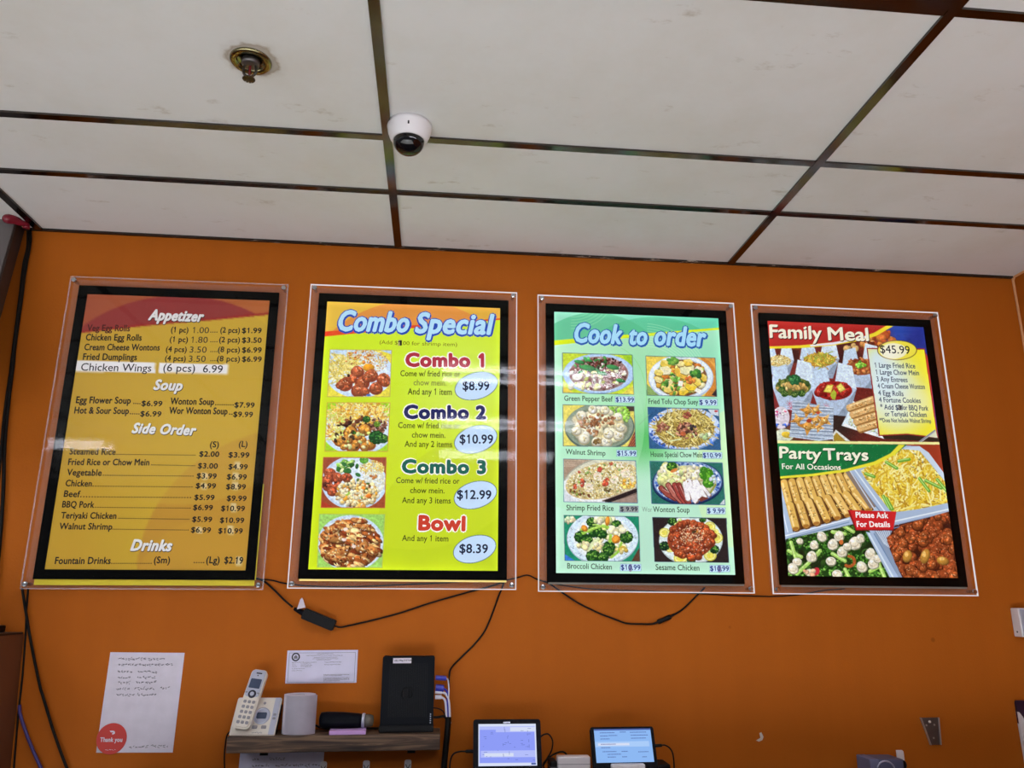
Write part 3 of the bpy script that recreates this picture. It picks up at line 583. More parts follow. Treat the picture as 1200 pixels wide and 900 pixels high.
# ---- cook to order poster
def art_cook_to_order():
    S = Sheet([(648.7, 364.3), (842, 372.3), (651, 670.2), (863.7, 674.6)], SW, SH, .00075)
    S.crop(610, 330, 4.138)
    big = [(-900, -900), (2500, -900), (2500, 3000), (-900, 3000)]
    S.poly(big, 0xBCECD0)
    S.glow(560, 420, 420, 0x98DCA4, .7); S.glow(600, 760, 230, 0x5CC068, 1.); S.glow(900, 420, 380, 0x80D8B0, .7); S.glow(180, 700, 260, 0xB4F0D8, .8); S.glow(560, 1350, 620, 0xB6E2CC, .85); S.glow(590, 560, 200, 0xA4E0B0, .5)
    S.ell(270, 700, 330, 400, 0xB0E8BC, a=.35); S.ell(1040, 950, 190, 340, 0xD0EEB0, a=.6)
    head = [(100, 100), (1100, 130), (1100, 215), (960, 230), (780, 245), (560, 262), (400, 274), (100, 300)]
    S.fade(head, 0x98E0C4, 0x64D0AC, (160, 150), (960, 200))
    S.clip_to(head); S.ell(360, 620, 430, 470, 0x66C498); S.ell(640, 640, 480, 470, 0x50BC88, a=.6); S.clip_to(None)
    S.poly([(100, 288), (400, 262), (560, 252), (780, 236), (960, 222), (1100, 208), (1100, 216), (960, 232), (780, 248), (560, 268), (400, 282), (100, 312)], 0xD8EA1E)
    for i in range(10):
        S.arc(590, 560, 250 + i * 11, 250 + i * 12, -1.5, -.35, 2, 0xE4FBEA, 24, .45); S.arc(250, 60, 60 + 16 * i, 40 + 14 * i, .1, 1.6, 2, 0xD4F8DA, 24, .4)
    S.arc(440, 560, 170, 250, -1.3, .3, 3, 0x8FDC86, 20, .8)
    # green pepper beef on an oval plate
    S.crop(640, 400, 6.425)
    q = [(123, 82), (646, 98), (660, 394), (126, 380)]
    photo(S, q, 0xC9DC3A); S.poly([(560, 90), (660, 100), (660, 210)], 0x9CC828); S.poly([(560, 394), (660, 394), (660, 320)], 0xE6D65A); S.poly([(120, 320), (220, 390), (120, 390)], 0xE9CF52)
    S.ell(395, 238, 268, 150, 0x90B4E4); S.ell(395, 236, 262, 145, 0xB4D0F4); S.ell(395, 238, 226, 132, 0xC6D6E8)
    S.ell(395, 238, 222, 128, 0x9A7A78)
    S.bits((395, 238, 212, 122), 260, (10, 24), [0x8A5A58, 0x6A3A38, 0xA88484, 0xC8B4B4, 0xB89A98, 0x7E4A42, 0xD6CFC8], (.35, .7))
    S.bits((390, 250, 205, 95), 40, (12, 24), [0xE3E6A0, 0xEEF0C8, 0xCBD276, 0xF2F4E4], (.4, .7)); S.bits((370, 180, 180, 60), 16, (16, 34), [0x2F8A4A, 0x57A660, 0x3C7A3A], (.3, .5))
    S.bits((440, 160, 130, 45), 40, (9, 18), [0x4A2420, 0x6A342A, 0x38181A, 0x84504A], (.4, .7))
    for x, y, r in [(315, 195, 60), (420, 235, 40), (500, 190, 50), (250, 150, 40), (325, 140, 26), (560, 290, 38)]: S.ell(x, y, r, r * .36, 0x3F9450, .2, .25, 1, .2)
    S.bits((300, 330, 150, 26), 16, (12, 24), [0xE8E6A8, 0xF2F2DC, 0xCBD880]); S.ell(232, 262, 36, 24, 0xEFEEE8)
    photo_end(S, q, 0x4A6A70, 4)
    # walnut shrimp in a grey bowl
    q = [(126, 468), (662, 484), (674, 787), (129, 778)]
    photo(S, q, 0xE3D668); S.poly([(560, 480), (670, 484), (670, 520), (600, 520)], 0x4A3832); S.poly([(610, 790), (680, 640), (680, 790)], 0x7A3024)
    for i in range(5): S.stroke([(610 + i * 14, 790), (690, 660 + i * 30)], 5, 0xC07A50)
    S.ell(402, 640, 262, 180, 0x55665E); S.ell(400, 632, 254, 170, 0x8A9A88); S.ell(400, 640, 225, 150, 0x77846E)
    S.bits((520, 520, 110, 45), 50, (12, 24), [0x8CC83E, 0xA8D858, 0xC0E47A, 0x6AA832], (.4, .8)); S.bits((585, 560, 40, 40), 24, (8, 16), [0x8CCB44, 0xB4DE70])
    S.bits((395, 630, 180, 120), 60, (26, 44), [0xEEE8CE, 0xF4F0DE, 0xE3D9AE, 0xF2EAC4, 0xD9CB98], (.7, 1), .22, .3)
    for x, y, r in [(285, 725, 44), (545, 700, 42), (230, 665, 38), (455, 750, 44), (380, 748, 40), (350, 505, 36), (440, 510, 38), (265, 550, 42), (560, 640, 38), (470, 690, 40), (540, 560, 36)]:
        S.ell(x, y + 5, r, r * .9, 0xB8A878); S.ell(x, y, r * .95, r * .86, 0xF1ECD6, .3, .2, 1, .25); S.bits((x, y, r * .6, r * .5), 5, (6, 14), [0xFBF8EE, 0xDCCFA0])
    S.bits((310, 600, 70, 45), 34, (8, 17), [0xB07A50, 0x8E5A36, 0xC99A70, 0x7A4A2C], (.4, .8)); S.bits((400, 590, 60, 50), 22, (8, 16), [0xB07A50, 0x8E5A36, 0xC99A70]); S.bits((490, 590, 35, 30), 16, (8, 16), [0xB07A50, 0x8E5A36, 0xC99A70])
    S.bits((345, 680, 40, 30), 14, (8, 14), [0xA87048, 0x8E5A36, 0xC99A70]); S.bits((385, 738, 34, 26), 16, (7, 13), [0xA08050, 0x7E6236, 0xC9B480])
    photo_end(S, q, 0x4A6A70, 4)
    # fried tofu chop suey in a white bowl
    S.crop(750, 400, 6.425)
    q = [(42, 106), (566, 122), (580, 413), (52, 400)]
    photo(S, q, 0xEBD158); S.poly([(440, 106), (580, 122), (580, 420), (480, 420), (560, 260)], 0xCE8636)
    for i in range(6): S.stroke([(480 + 14 * i, 118), (580, 180 + 16 * i)], 5, 0xE0A850)
    S.poly([(42, 310), (150, 400), (42, 400)], 0x8AA862); S.poly([(540, 400), (585, 340), (585, 415)], 0x33252A)
    S.ell(308, 272, 246, 172, 0xB4C8E0); S.ell(306, 266, 240, 162, 0xE2ECF8); S.ell(308, 270, 206, 146, 0xC4D2DC); S.ell(308, 272, 198, 138, 0x7A4A28)
    S.bits((308, 272, 188, 128), 120, (14, 30), [0xE6C65A, 0xEED87A, 0xD9A840, 0x9CC050, 0x6AA03C, 0xC9762E, 0xF0E8B8, 0x8A5A2C], (.5, .8))
    for x, y, r, c, t in [(195, 165, 44, 0xE8CC52, .2), (190, 215, 46, 0xECE6C4, .1), (140, 230, 34, 0xE8D26A, .2), (140, 285, 30, 0xEADA94, .5), (215, 300, 32, 0xEEE2A8, .3), (220, 350, 44, 0xE4CB6C, -.2), (330, 370, 40, 0xE6C43C, -.4), (385, 335, 44, 0xEBCB3A, .2), (310, 235, 52, 0xE8BC48, .5), (430, 300, 36, 0xEAD258, .8), (480, 270, 30, 0xE8C848, 1), (355, 205, 56, 0xE6E3B4, -.2), (360, 155, 38, 0xE6C64C, .1), (445, 210, 34, 0xEFEBDC, .6), (305, 165, 30, 0xEFE29A, 0)]:
        a = .78
        pts = [(x + r * (u * math.cos(t) - v * a * math.sin(t)), y + r * (u * math.sin(t) + v * a * math.cos(t))) for u, v in [(-.9, -.6), (.3, -.95), (1, -.3), (.8, .7), (-.3, .95), (-1, .4)]]
        S.poly([(p[0], p[1] + 6) for p in pts], 0x8A6A2A); S.poly(pts, c); S.poly([pts[0], pts[1], pts[2], (x, y)], 0xF4E9A8, .45)
    S.bits((250, 300, 60, 60), 14, (14, 26), [0x5A9A3C, 0x8CBE58, 0x3A7A2E], (.4, .6)); S.bits((420, 240, 40, 24), 12, (12, 24), [0x2F6A30, 0x5A9A3C]); S.bits((250, 145, 40, 24), 10, (14, 24), [0x5CA03C, 0x8CC452]); S.bits((375, 285, 30, 26), 8, (10, 20), [0xD06A30, 0xE09040])
    S.poly([(290, 290), (326, 296), (318, 336), (284, 330)], 0xF2F2E8); S.poly([(425, 345), (466, 362), (448, 386), (408, 370)], 0xF2F2E8)
    photo_end(S, q, 0x4A6A70, 4)
    # house special chow mein
    q = [(58, 490), (594, 508), (612, 814), (72, 800)]
    photo(S, q, 0x2D5C8C); S.poly([(510, 506), (600, 508), (600, 560), (540, 545)], 0xC8D2DE); S.ell(575, 522, 14, 8, 0xC04040)
    S.ell(335, 655, 276, 165, 0x7A98CC); S.ell(335, 648, 270, 160, 0xC2D4F2); S.ell(338, 650, 230, 138, 0xDCE4F2)
    for x, y in [(90, 600), (95, 680), (120, 730), (170, 770), (250, 800), (570, 700), (540, 750), (590, 640), (140, 560)]: S.bits((x, y, 22, 18), 5, (8, 18), [0x3A6AC8, 0x5A8ADA, 0x2A54B0], (.4, .7), 0, 0)
    S.ell(340, 652, 222, 142, 0x8C7634)
    S.noodles((340, 650, 215, 135), 720, (30, 90), (4, 8), [0xC9B45A, 0xB09440, 0xE0D080, 0x8E7430, 0xD6C26A, 0x6E5A28, 0xEADFA0])
    S.bits((350, 670, 85, 55), 60, (10, 22), [0x9A5E48, 0xB87A62, 0x7C4436, 0xD09A80, 0x5A3428], (.4, .7)); S.bits((170, 640, 45, 40), 22, (10, 20), [0x9A5E48, 0xB88A72, 0x7C4436], (.4, .7)); S.bits((350, 552, 30, 18), 10, (8, 16), [0x9A4A38, 0xB86A52])
    S.bits((490, 705, 36, 28), 6, (16, 26), [0xC8D2A8, 0xDCE4C8, 0xA8C08A]); S.bits((400, 640, 30, 16), 6, (8, 16), [0x46404A, 0x2E2A30]); S.ell(325, 690, 22, 16, 0xC0603A)
    for a, b in [((200, 670), (260, 710)), ((230, 745), (310, 730)), ((420, 720), (400, 690))]: S.stroke([a, b], 9, 0xD8E2B0)
    photo_end(S, q, 0x3A5A80, 4)
    # shrimp fried rice
    S.crop(640, 530, 6.)
    q = [(122, 36), (630, 52), (644, 350), (125, 337)]
    photo(S, q, 0xA88E78)
    for i in range(5): S.stroke([(120, 50 + 10 * i), (420, 40 + 8 * i)], 3, 0xCBB8A2)
    S.poly([(420, 337), (650, 240), (650, 350)], 0x9C8478)
    S.ell(400, 190, 290, 165, 0xA8A896, -.22); S.ell(402, 186, 282, 152, 0xD6D4BE, -.22); S.poly([(120, 250), (240, 335), (125, 345)], 0xDCE0E6); S.ell(280, 260, 170, 78, 0xE8EAEC, .32)
    S.ell(395, 190, 262, 125, 0xC8B078, -.2)
    S.bits((395, 188, 256, 122, -.2), 1300, (5, 10), [0xEDE6BE, 0xE4D8A0, 0xF5F0DC, 0xD6C27A, 0xE9DC9A, 0xC9AC5A, 0xF2EED2], (.4, .7), .1, .2)
    S.bits((395, 190, 240, 115, -.2), 60, (6, 11), [0x9A8A3A, 0x7E6A34, 0x7AA84A, 0x5A3A24, 0x88B458], (.5, .8)); S.bits((250, 285, 100, 16, .3), 18, (6, 12), [0x5A2A1C, 0x7A4A2A, 0x8AA04A])
    for x, y, r in [(375, 115, 26), (255, 190, 22), (200, 232, 22), (410, 205, 26), (255, 225, 18), (455, 72, 15), (430, 185, 16), (232, 130, 12), (420, 215, 20)]: S.bits((x, y, r * .7, r * .7), 7, (r * .4, r * .6), [0xC85038, 0xD86A46, 0xB84430], (.5, .9))
    for x, y, r in [(362, 160, 34), (482, 185, 34), (300, 240, 38), (560, 140, 38), (515, 85, 26), (600, 180, 26)]:
        S.arc(x, y, r * .6, r * .5, .4, 5.6, r * .62, 0xF1E6D6, 20); S.arc(x, y, r * .75, r * .62, 3.5, 5.2, r * .14, 0xEFCDB0, 12); S.arc(x, y, r * .5, r * .4, .6, 2.4, r * .12, 0xDCC4A4, 8); S.bits((x, y, r * .8, r * .7), 6, (4, 8), [0xEDE6BE, 0xE4D8A0])
    S.bits((580, 215, 50, 34), 26, (8, 15), [0xE0B040, 0xD89A30, 0xF0D070]); S.bits((430, 255, 26, 18), 8, (7, 12), [0x4A3A20, 0x6A5A30])
    S.poly([(390, 335), (640, 245), (640, 275), (450, 345)], 0x281A1C); S.stroke([(395, 330), (640, 243)], 4, 0xB09078); S.stroke([(460, 340), (640, 282)], 4, 0x6A4E44)
    photo_end(S, q, 0x4A7A9A, 4)
    # broccoli chicken
    q = [(126, 432), (652, 446), (662, 762), (132, 750)]
    photo(S, q, 0x1F8A68); S.bits((165, 465, 32, 20), 10, (10, 18), [0xE8DCB0, 0xCFE0B8, 0xF0EED8]); S.poly([(126, 700), (210, 756), (126, 756)], 0x3A78D0); S.poly([(600, 762), (665, 650), (665, 762)], 0x5A3A2A)
    S.ell(398, 596, 252, 190, 0xA8BECE); S.ell(398, 590, 250, 184, 0xD6E8F6); S.ell(398, 596, 205, 156, 0xE6F0F4)
    for i in range(16):
        t = 6.28 * i / 16; S.bits((398 + 232 * math.cos(t), 590 + 168 * math.sin(t), 14, 10), 3, (3, 6), [0x5A7AA0, 0x6A9080, 0x7A90B0], (.4, .6), 0, 0)
    S.bits((400, 590, 175, 140), 70, (16, 34), [0xE6E3B4, 0xF0ECC8, 0xC9D48A, 0xD8C880, 0xA8C458], (.5, .8))
    for x, y, r in [(320, 480, 36), (245, 585, 46), (285, 605, 42), (345, 545, 50), (495, 500, 34), (565, 590, 46), (440, 660, 46), (330, 720, 48), (395, 570, 34), (440, 690, 36), (400, 730, 40)]:
        S.broccoli(x, y, r, (24, 66, 24), (62, 118, 40), (124, 176, 70))
    S.stroke([(260, 560), (320, 530), (390, 510), (440, 520), (455, 570), (450, 620)], 20, 0x9CCB4A); S.stroke([(270, 552), (330, 524), (400, 505)], 7, 0xC4E478); S.stroke([(530, 630), (510, 690), (460, 730)], 18, 0x9CCB4A); S.stroke([(330, 500), (420, 505)], 10, 0xB8DC6A)
    S.poly([(285, 685), (310, 630), (365, 585), (375, 596), (345, 640), (300, 690)], 0xDCE6B4); S.bits((375, 640, 30, 40), 10, (14, 26), [0xEFE8C4, 0xE2D69A], (.5, .8)); S.bits((500, 540, 45, 26), 10, (16, 28), [0xF0ECC8, 0xE4DCA8]); S.bits((260, 650, 34, 26), 8, (14, 24), [0xE8DEA8, 0xF0EAC8]); S.bits((370, 470, 40, 20), 8, (14, 26), [0xEFE9C8, 0xDDE0A0]); S.bits((540, 680, 30, 24), 8, (12, 22), [0xE8D890, 0xD8B84A])
    for x, y, rx, ry, t in [(270, 525, 26, 20, .8), (432, 475, 16, 34, .1), (492, 604, 30, 30, 0)]: S.ell(x, y, rx, ry, 0xE08A28, t, .2, 1, .2); S.ell(x - 4, y - 4, rx * .6, ry * .55, 0xF0A83C, t)
    photo_end(S, q, 0x3A6A70, 4)
    # wonton soup
    S.crop(750, 530, 6.)
    q = [(70, 56), (582, 72), (604, 368), (84, 354)]
    photo(S, q, 0x2A6E62); S.poly([(560, 368), (604, 320), (604, 368)], 0xCAD4DA)
    S.ell(338, 212, 252, 158, 0x14224A); S.ell(338, 206, 250, 152, 0x22386E); S.ell(338, 204, 240, 144, 0x8CA8D0)
    for i in range(40):
        t = 6.28 * i / 40; S.bits((338 + 222 * math.cos(t), 204 + 130 * math.sin(t), 8, 8), 2, (7, 14), [0x2A4A9A, 0xDCE6F4, 0x4A70BA, 0xEEF2FA], (.5, .8), 0, 0)
    S.ell(336, 208, 205, 122, 0xC9C8A8)
    S.bits((250, 160, 130, 80), 60, (18, 36), [0xEEE8C8, 0xE6E4A8, 0xF4F0DE, 0xD8D890, 0xC4CE8A], (.5, .8)); S.bits((400, 140, 90, 50), 30, (16, 30), [0xF0EACC, 0xE4D8A0, 0xF6F2E4], (.5, .8))
    S.broccoli(225, 95, 36, (30, 80, 24), (80, 140, 40), (140, 190, 70)); S.ell(240, 122, 26, 12, 0xE08A40, -.4); S.broccoli(470, 150, 48, (60, 130, 30), (110, 180, 50), (160, 215, 90)); S.broccoli(485, 210, 40, (60, 130, 30), (110, 180, 50), (160, 215, 90)); S.broccoli(450, 120, 26, (60, 130, 30))
    for i, (a, b) in enumerate([((150, 245), (250, 320)), ((200, 225), (290, 340)), ((245, 225), (320, 350)), ((275, 225), (345, 350))]):
        S.stroke([a, ((a[0] + b[0]) / 2 - 6, (a[1] + b[1]) / 2 + 8), b], 40, 0x5E2422); S.stroke([a, ((a[0] + b[0]) / 2 - 6, (a[1] + b[1]) / 2 + 8), b], 28, [0x9C4A40, 0xB4685C, 0xA4443C, 0x8E3A34][i]); S.stroke([(a[0] + 8, a[1] + 6), (b[0] - 20, b[1] - 30)], 5, 0xCB948A)
    for a, b, w in [((320, 215), (340, 320), 40), ((345, 200), (390, 330), 46), ((385, 205), (430, 320), 36), ((400, 200), (460, 310), 30), ((440, 235), (490, 295), 24)]:
        S.stroke([(a[0] + 6, a[1] + 6), (b[0] + 6, b[1] + 4)], w, 0x8E6A60); S.stroke([a, b], w * .86, 0xF0EEF2)
    S.poly([(360, 300), (390, 360), (415, 320), (430, 240), (330, 220)], 0xF2F0F4); S.poly([(415, 325), (430, 345), (490, 320), (440, 305)], 0x7A3A30); S.bits((330, 170, 130, 40), 12, (5, 9), [0xA88A5A, 0xC49A70])
    S.stroke([(500, 280), (535, 225)], 14, 0x9A9A3A); S.bits((515, 190, 20, 26), 6, (8, 15), [0xE6ECF4, 0xC8DCE8])
    photo_end(S, q, 0x3A6A90, 4)
    # sesame chicken
    q = [(90, 452), (612, 462), (632, 776), (106, 764)]
    photo(S, q, 0x2C1F20)
    S.ell(362, 616, 226, 174, 0xB4C4C8); S.ell(362, 612, 222, 168, 0xDCE8E8)
    for x, y, r in [(175, 560, 38), (495, 520, 40), (545, 600, 44), (500, 725, 44), (290, 740, 50), (215, 670, 34), (530, 560, 30)]:
        S.ell(x, y, r, r * .86, 0xD8D24A); S.ell(x, y, r * .82, r * .7, 0xF2EDA0); S.ell(x, y, r * .6, r * .5, 0xE6DC5C)
    S.broccoli(230, 482, 32, (16, 50, 20), (50, 100, 36)); S.broccoli(175, 655, 36, (14, 40, 22), (36, 80, 40)); S.broccoli(445, 470, 24, (20, 56, 24)); S.broccoli(365, 755, 30, (20, 56, 24)); S.ell(500, 680, 34, 24, 0xC4DC8A, -.5); S.broccoli(530, 682, 32, (12, 44, 20), (40, 90, 36)); S.bits((270, 490, 22, 20), 6, (8, 16), [0xA8C860, 0xC8DC80])
    S.ell(360, 610, 165, 132, 0x8E3E22)
    S.chunks((360, 610, 150, 122), 42, (24, 40), (190, 86, 42), (116, 40, 22), (240, 180, 130))
    S.chunks([(200, 560), (300, 480), (420, 490), (520, 570), (540, 620), (470, 650), (460, 740), (400, 740), (280, 730), (200, 600)], 30, (22, 34), (180, 78, 40), (104, 34, 20), (236, 176, 124))
    S.bits((370, 580, 90, 70), 150, (3, 7), [0xE6CBA0, 0xD2A878, 0xF0DDBC], (.4, .6), 0, 0); S.bits((360, 620, 140, 110), 60, (3, 6), [0xF2DEC0, 0xFBF2E2], (.4, .6), 0, 0); S.bits((385, 560, 30, 14), 6, (6, 10), [0x3E3018, 0xE09030])
    photo_end(S, q, 0x2A4A60, 4)
    # captions and price stickers
    k, b = 0x34583A, 0x1E3A86
    S.crop(640, 400, 6.425)
    def price(p, x0, x1, y, h, bg=0xC8E4F2, c=b, pad=6):
        S.poly([(x0 - pad, y - h - 10), (x1 + pad, y - h - 8), (x1 + pad, y + 10), (x0 - pad, y + 8)], 0x5A8AB8); S.poly([(x0 - pad + 2, y - h - 8), (x1 + pad - 2, y - h - 6), (x1 + pad - 2, y + 8), (x0 - pad + 2, y + 6)], bg)
        S.text(p, (x0, y), (x1, y + 3), h + 2, c, bold=.024)
    S.text('Green Pepper Beef', (136, 438), (500, 446), 38, k, bold=.012); price('$13.99', 524, 660, 446, 30)
    S.text('Walnut Shrimp', (146, 838), (445, 852), 38, k, bold=.012); price('$15.99', 536, 676, 850, 31)
    S.crop(750, 400, 6.425)
    S.text('Fried Tofu Chop Suey', (64, 464), (440, 470), 38, k, bold=.012); price('$ 9.99', 452, 578, 470, 31)
    S.text('House Special Chow Mein', (82, 862), (474, 870), 38, k, bold=.012); price('$10.99', 480, 616, 870, 31)
    S.crop(640, 530, 6.)
    S.text('Shrimp Fried Rice', (142, 398), (474, 404), 38, k, bold=.012); price('$ 9.99', 524, 642, 406, 28, 0x9AA09C, 0x2A2C40, 8)
    S.text('Broccoli Chicken', (148, 808), (462, 818), 38, k, bold=.012); price('$10.99', 528, 664, 820, 32)
    S.ell(594, 806, 14, 28, 0x8A8AA8)
    S.crop(750, 530, 6.)
    S.text('Wor', (16, 412), (88, 414), 34, 0x8AB09A, bold=.008); S.text('Wonton Soup', (94, 414), (352, 420), 38, k, bold=.012); price('$ 9.99', 480, 600, 424, 30)
    S.text('Sesame Chicken', (114, 824), (424, 832), 40, k, bold=.012); price('$10.99', 502, 634, 834, 32); S.ell(566, 820, 14, 28, 0x8A8AA8)
    S.crop(610, 330, 4.138)
    hd = dict(bold=.035, shear=.2, back=(0x1F58B0, .075, .014, -.022))
    for n, a, c in [('Cook', (256, 288), (482, 297)), ('to', (522, 299), (605, 302)), ('order', (648, 302), (890, 310))]: S.text(n, a, c, 88 if n != 'to' else 84, 0xA6DAFA, **hd)
    S.stroke([(575, 690), (625, 640)], 2, 0x8ABF90)
    return S

# ---- family meal and party trays poster
def carton(S, x, y, w, h, fill, n, r, sk=0):
    """a folded white take-out carton, its food given by colours"""
    S.poly([(x - w * .62, y - h * .1), (x - w * .55, y - h * .62), (x - w * .2, y - h * .72), (x - w * .05, y - h * .1)], 0xC4D8EE)
    S.poly([(x + w * .62, y - h * .1), (x + w * .5, y - h * .75), (x + w * .12, y - h * .85), (x, y - h * .1)], 0xD4E4F4)
    S.poly([(x - w * .6, y - h * .12), (x, y - h * .3), (x + w * .62, y - h * .12), (x + w * .42, y + h * .62), (x - w * .36, y + h * .55)], 0xB2C4DC)
    S.poly([(x + w * .1, y + h * .6), (x + w * .62, y - h * .12), (x + w * .42, y + h * .62)], 0x8E9EB4)
    S.ell(x, y - h * .08, w * .5, h * .26, fill[0])
    S.bits((x, y - h * .1, w * .46, h * .26), n, r, fill, (.4, .8))
def art_family_meal():
    S = Sheet([(898.3, 374.3), (1083.4, 383), (924.4, 675.1), (1122.5, 678.4)], SW, SH, .00075)
    S.crop(890, 370, 6.)
    S.poly([(-200, -200), (2000, -200), (2000, 3000), (-200, 3000)], 0x6A2620)
    S.glow(420, 500, 420, 0x8A2C26, .8); S.glow(620, 300, 200, 0x3A1A18, .9); S.glow(120, 640, 160, 0x842A2C, .8); S.glow(560, 760, 260, 0x2E2420, .95); S.glow(150, 880, 200, 0x5A7A3A, .6); S.glow(280, 300, 120, 0x7A3A24, .8)
    S.crop(870, 340, 4.138)
    S.fade([(600, 140), (1200, 150), (1200, 320), (600, 320)], 0x3A3A8A, 0x20308C, (640, 300), (900, 180)); S.glow(760, 200, 90, 0x2A52B4, .7)
    S.glow(640, 250, 120, 0x9A3A24, .9); S.bits((640, 240, 90, 40), 22, (10, 24), [0xC8602A, 0xD88A3A, 0xA84420, 0xE09A50], (.6, .9), .3, .2); S.bits((640, 265, 40, 18), 20, (4, 10), [0x3A1A10, 0x6A2A18, 0xC8A080])
    S.bits((527, 285, 26, 22), 7, (12, 20), [0xD6B070, 0xC09048, 0xE6CC94]); S.bits((710, 230, 40, 30), 8, (12, 22), [0xC85A2C, 0xD87A3C])
    S.crop(890, 370, 6.)
    S.poly([(150, 230), (280, 240), (280, 330), (190, 330)], 0x4A2018)
    carton(S, 140, 330, 170, 150, [0xE0CC84, 0xEFE0A8, 0xC9A858, 0xF2E9C4, 0xB8924A], 200, (4, 8))
    carton(S, 425, 325, 225, 190, [0xB88A2C, 0xD2AE3C, 0xE6C850, 0x8E6420, 0xC8B848, 0x7A9A34], 90, (6, 12))
    S.noodles((425, 312, 100, 42), 110, (24, 60), (4, 8), [0xE2C04A, 0xC99A34, 0xF0D870, 0xA87C28, 0x9CAE40])
    carton(S, 720, 380, 220, 220, [0x9A4A28, 0xB8683A, 0x7A3018, 0xD08A50], 50, (10, 20)); S.bits((715, 345, 40, 22), 22, (7, 13), [0x7ACB3C, 0xA4E060, 0x5AA030])
    carton(S, 240, 520, 250, 250, [0x5A6A2A, 0x86883A, 0x3F5A22, 0xB49A50, 0x2E4A1E], 46, (12, 22)); S.broccoli(250, 452, 42, (28, 90, 50), (60, 140, 80), (110, 180, 110)); S.bits((200, 500, 60, 26), 10, (14, 26), [0xC9A862, 0xE0C484, 0xA8803C], (.4, .7)); S.bits((290, 505, 50, 26), 10, (12, 24), [0xC9A862, 0xB08A48], (.4, .7))
    for x, y in [(160, 525), (250, 555), (300, 550), (180, 550)]: S.broccoli(x, y, 24, (30, 70, 26), (90, 120, 50), (150, 170, 90))
    carton(S, 525, 550, 260, 260, [0x9A1E1C, 0xB8302A, 0x7A1414, 0xCF4438], 10, (16, 26)); S.chunks((520, 520, 105, 55), 16, (24, 36), (190, 46, 38), (120, 22, 20), (240, 140, 120))
    for p in [[(455, 535), (480, 490), (520, 490), (505, 545)], [(545, 500), (575, 478), (606, 520), (570, 540)]]: S.poly(p, 0xEBDB6A); S.stroke(p + [p[0]], 5, 0xB8A83A)
    S.poly([(500, 560), (525, 520), (545, 545), (535, 595), (515, 590)], 0xA8B838)
    for x, y in [(215, 620), (470, 640), (225, 650)]:
        for i in range(8): S.stroke([(x, y), (x + 24 * math.cos(.8 * i), y + 24 * math.sin(.8 * i))], 3, 0xC8506A, .8)
    S.ell(155, 720, 60, 80, 0xD8D0DC); S.bits((150, 690, 46, 36), 16, (6, 16), [0xC83A6A, 0xF0E6F0, 0xB06AA0], (.3, .6)); S.bits((160, 770, 50, 14), 6, (10, 22), [0x3A62C8, 0x5A84DA], (.3, .5)); S.ell(175, 845, 70, 46, 0xD0D6C0); S.ell(195, 840, 36, 22, 0xD8B83A, .2, .2)
    # plate of fried wontons
    pl = [(240, 595), (525, 650), (520, 868), (420, 880), (215, 850)]
    S.poly(pl, 0xA8B8CC); S.clip_to(S_pl := pl)
    for i in range(24): S.stroke([(200, 600 + 12 * i + 5 * math.sin(i * 2.1)), (370, 612 + 12 * i), (540, 622 + 12 * i + 6 * math.sin(i))], 4, 0x5A6A8A if i % 2 else 0xD8E2EE)
    S.clip_to(None); S.stroke([(215, 850), (420, 880), (520, 868)], 8, 0xC8D8EA)
    for x, y, r, t in [(270, 735, 52, -.3), (340, 670, 56, .2), (400, 665, 48, .5), (345, 780, 70, .1), (400, 740, 50, .4), (460, 740, 56, .6), (420, 790, 40, .2)]:
        for u in (0, 1.57, 3.14, 4.71):
            S.poly([(x + r * 1.1 * math.cos(t + u), y + r * 1.0 * math.sin(t + u)), (x + r * .42 * math.cos(t + u + .8), y + r * .42 * math.sin(t + u + .8)), (x, y), (x + r * .42 * math.cos(t + u - .8), y + r * .42 * math.sin(t + u - .8))], [0xE3AE5A, 0xD0923C, 0xC07E30, 0xEABF74][int(u / 1.5)])
        S.ell(x, y, r * .5, r * .42, 0xDCA24E, t, .3, 1, .3); S.bits((x, y, r * .5, r * .4), 5, (5, 12), [0xF2D69A, 0xA8641E, 0xEFC880], (.3, .6))
    S.ell(352, 742, 18, 14, 0xA83A20); S.ell(415, 685, 14, 10, 0xB84428)
    S.poly([(520, 835), (540, 805), (640, 885), (520, 885)], 0xDCE0DC); S.poly([(525, 850), (545, 825), (610, 885), (525, 885)], 0xA88A30)
    S.crop(870, 340, 4.138)                                                   # egg rolls on a white plate
    S.poly([(483, 660), (540, 540), (690, 640), (712, 716), (690, 726)], 0xD8E8F4); S.poly([(483, 660), (690, 726), (712, 716), (690, 712), (500, 652)], 0xF0F6FA)
    S.bits([(505, 650), (545, 590), (680, 680), (670, 705)], 160, (4, 8), [0xE6EACC, 0xD2DCA8, 0xF4F4E6, 0xC4CF98], (.3, .5))
    for i in range(4):
        x, y = 520 + 17 * i, 572 + 34 * i
        S.stroke([(x + 6, y + 6), (x + 118, y - 34 + 2 * i)], 34, 0x9A6A34); S.stroke([(x, y), (x + 112, y - 40 + 2 * i)], 31, 0xDDB274); S.stroke([(x + 4, y - 8), (x + 108, y - 46 + 2 * i)], 8, 0xF0D49C); S.bits((x + 60, y - 18, 50, 10, -.35), 12, (4, 9), [0xC8924E, 0xE6C088, 0xB47C3C], (.3, .5))
    S.clip_to([(60, 250), (960, 200), (960, 745), (60, 745)]); S.grain(.10); S.clip_to(None)
    # header
    S.poly([(50, 60), (780, 60), (740, 170), (640, 215), (560, 238), (440, 258), (280, 270), (50, 276)], 0xB62C26)
    S.fade([(50, 60), (780, 60), (740, 170), (640, 215), (560, 238), (440, 258), (280, 270), (50, 276)], 0xBC2E28, 0xA42824, (150, 200), (640, 180), .6)
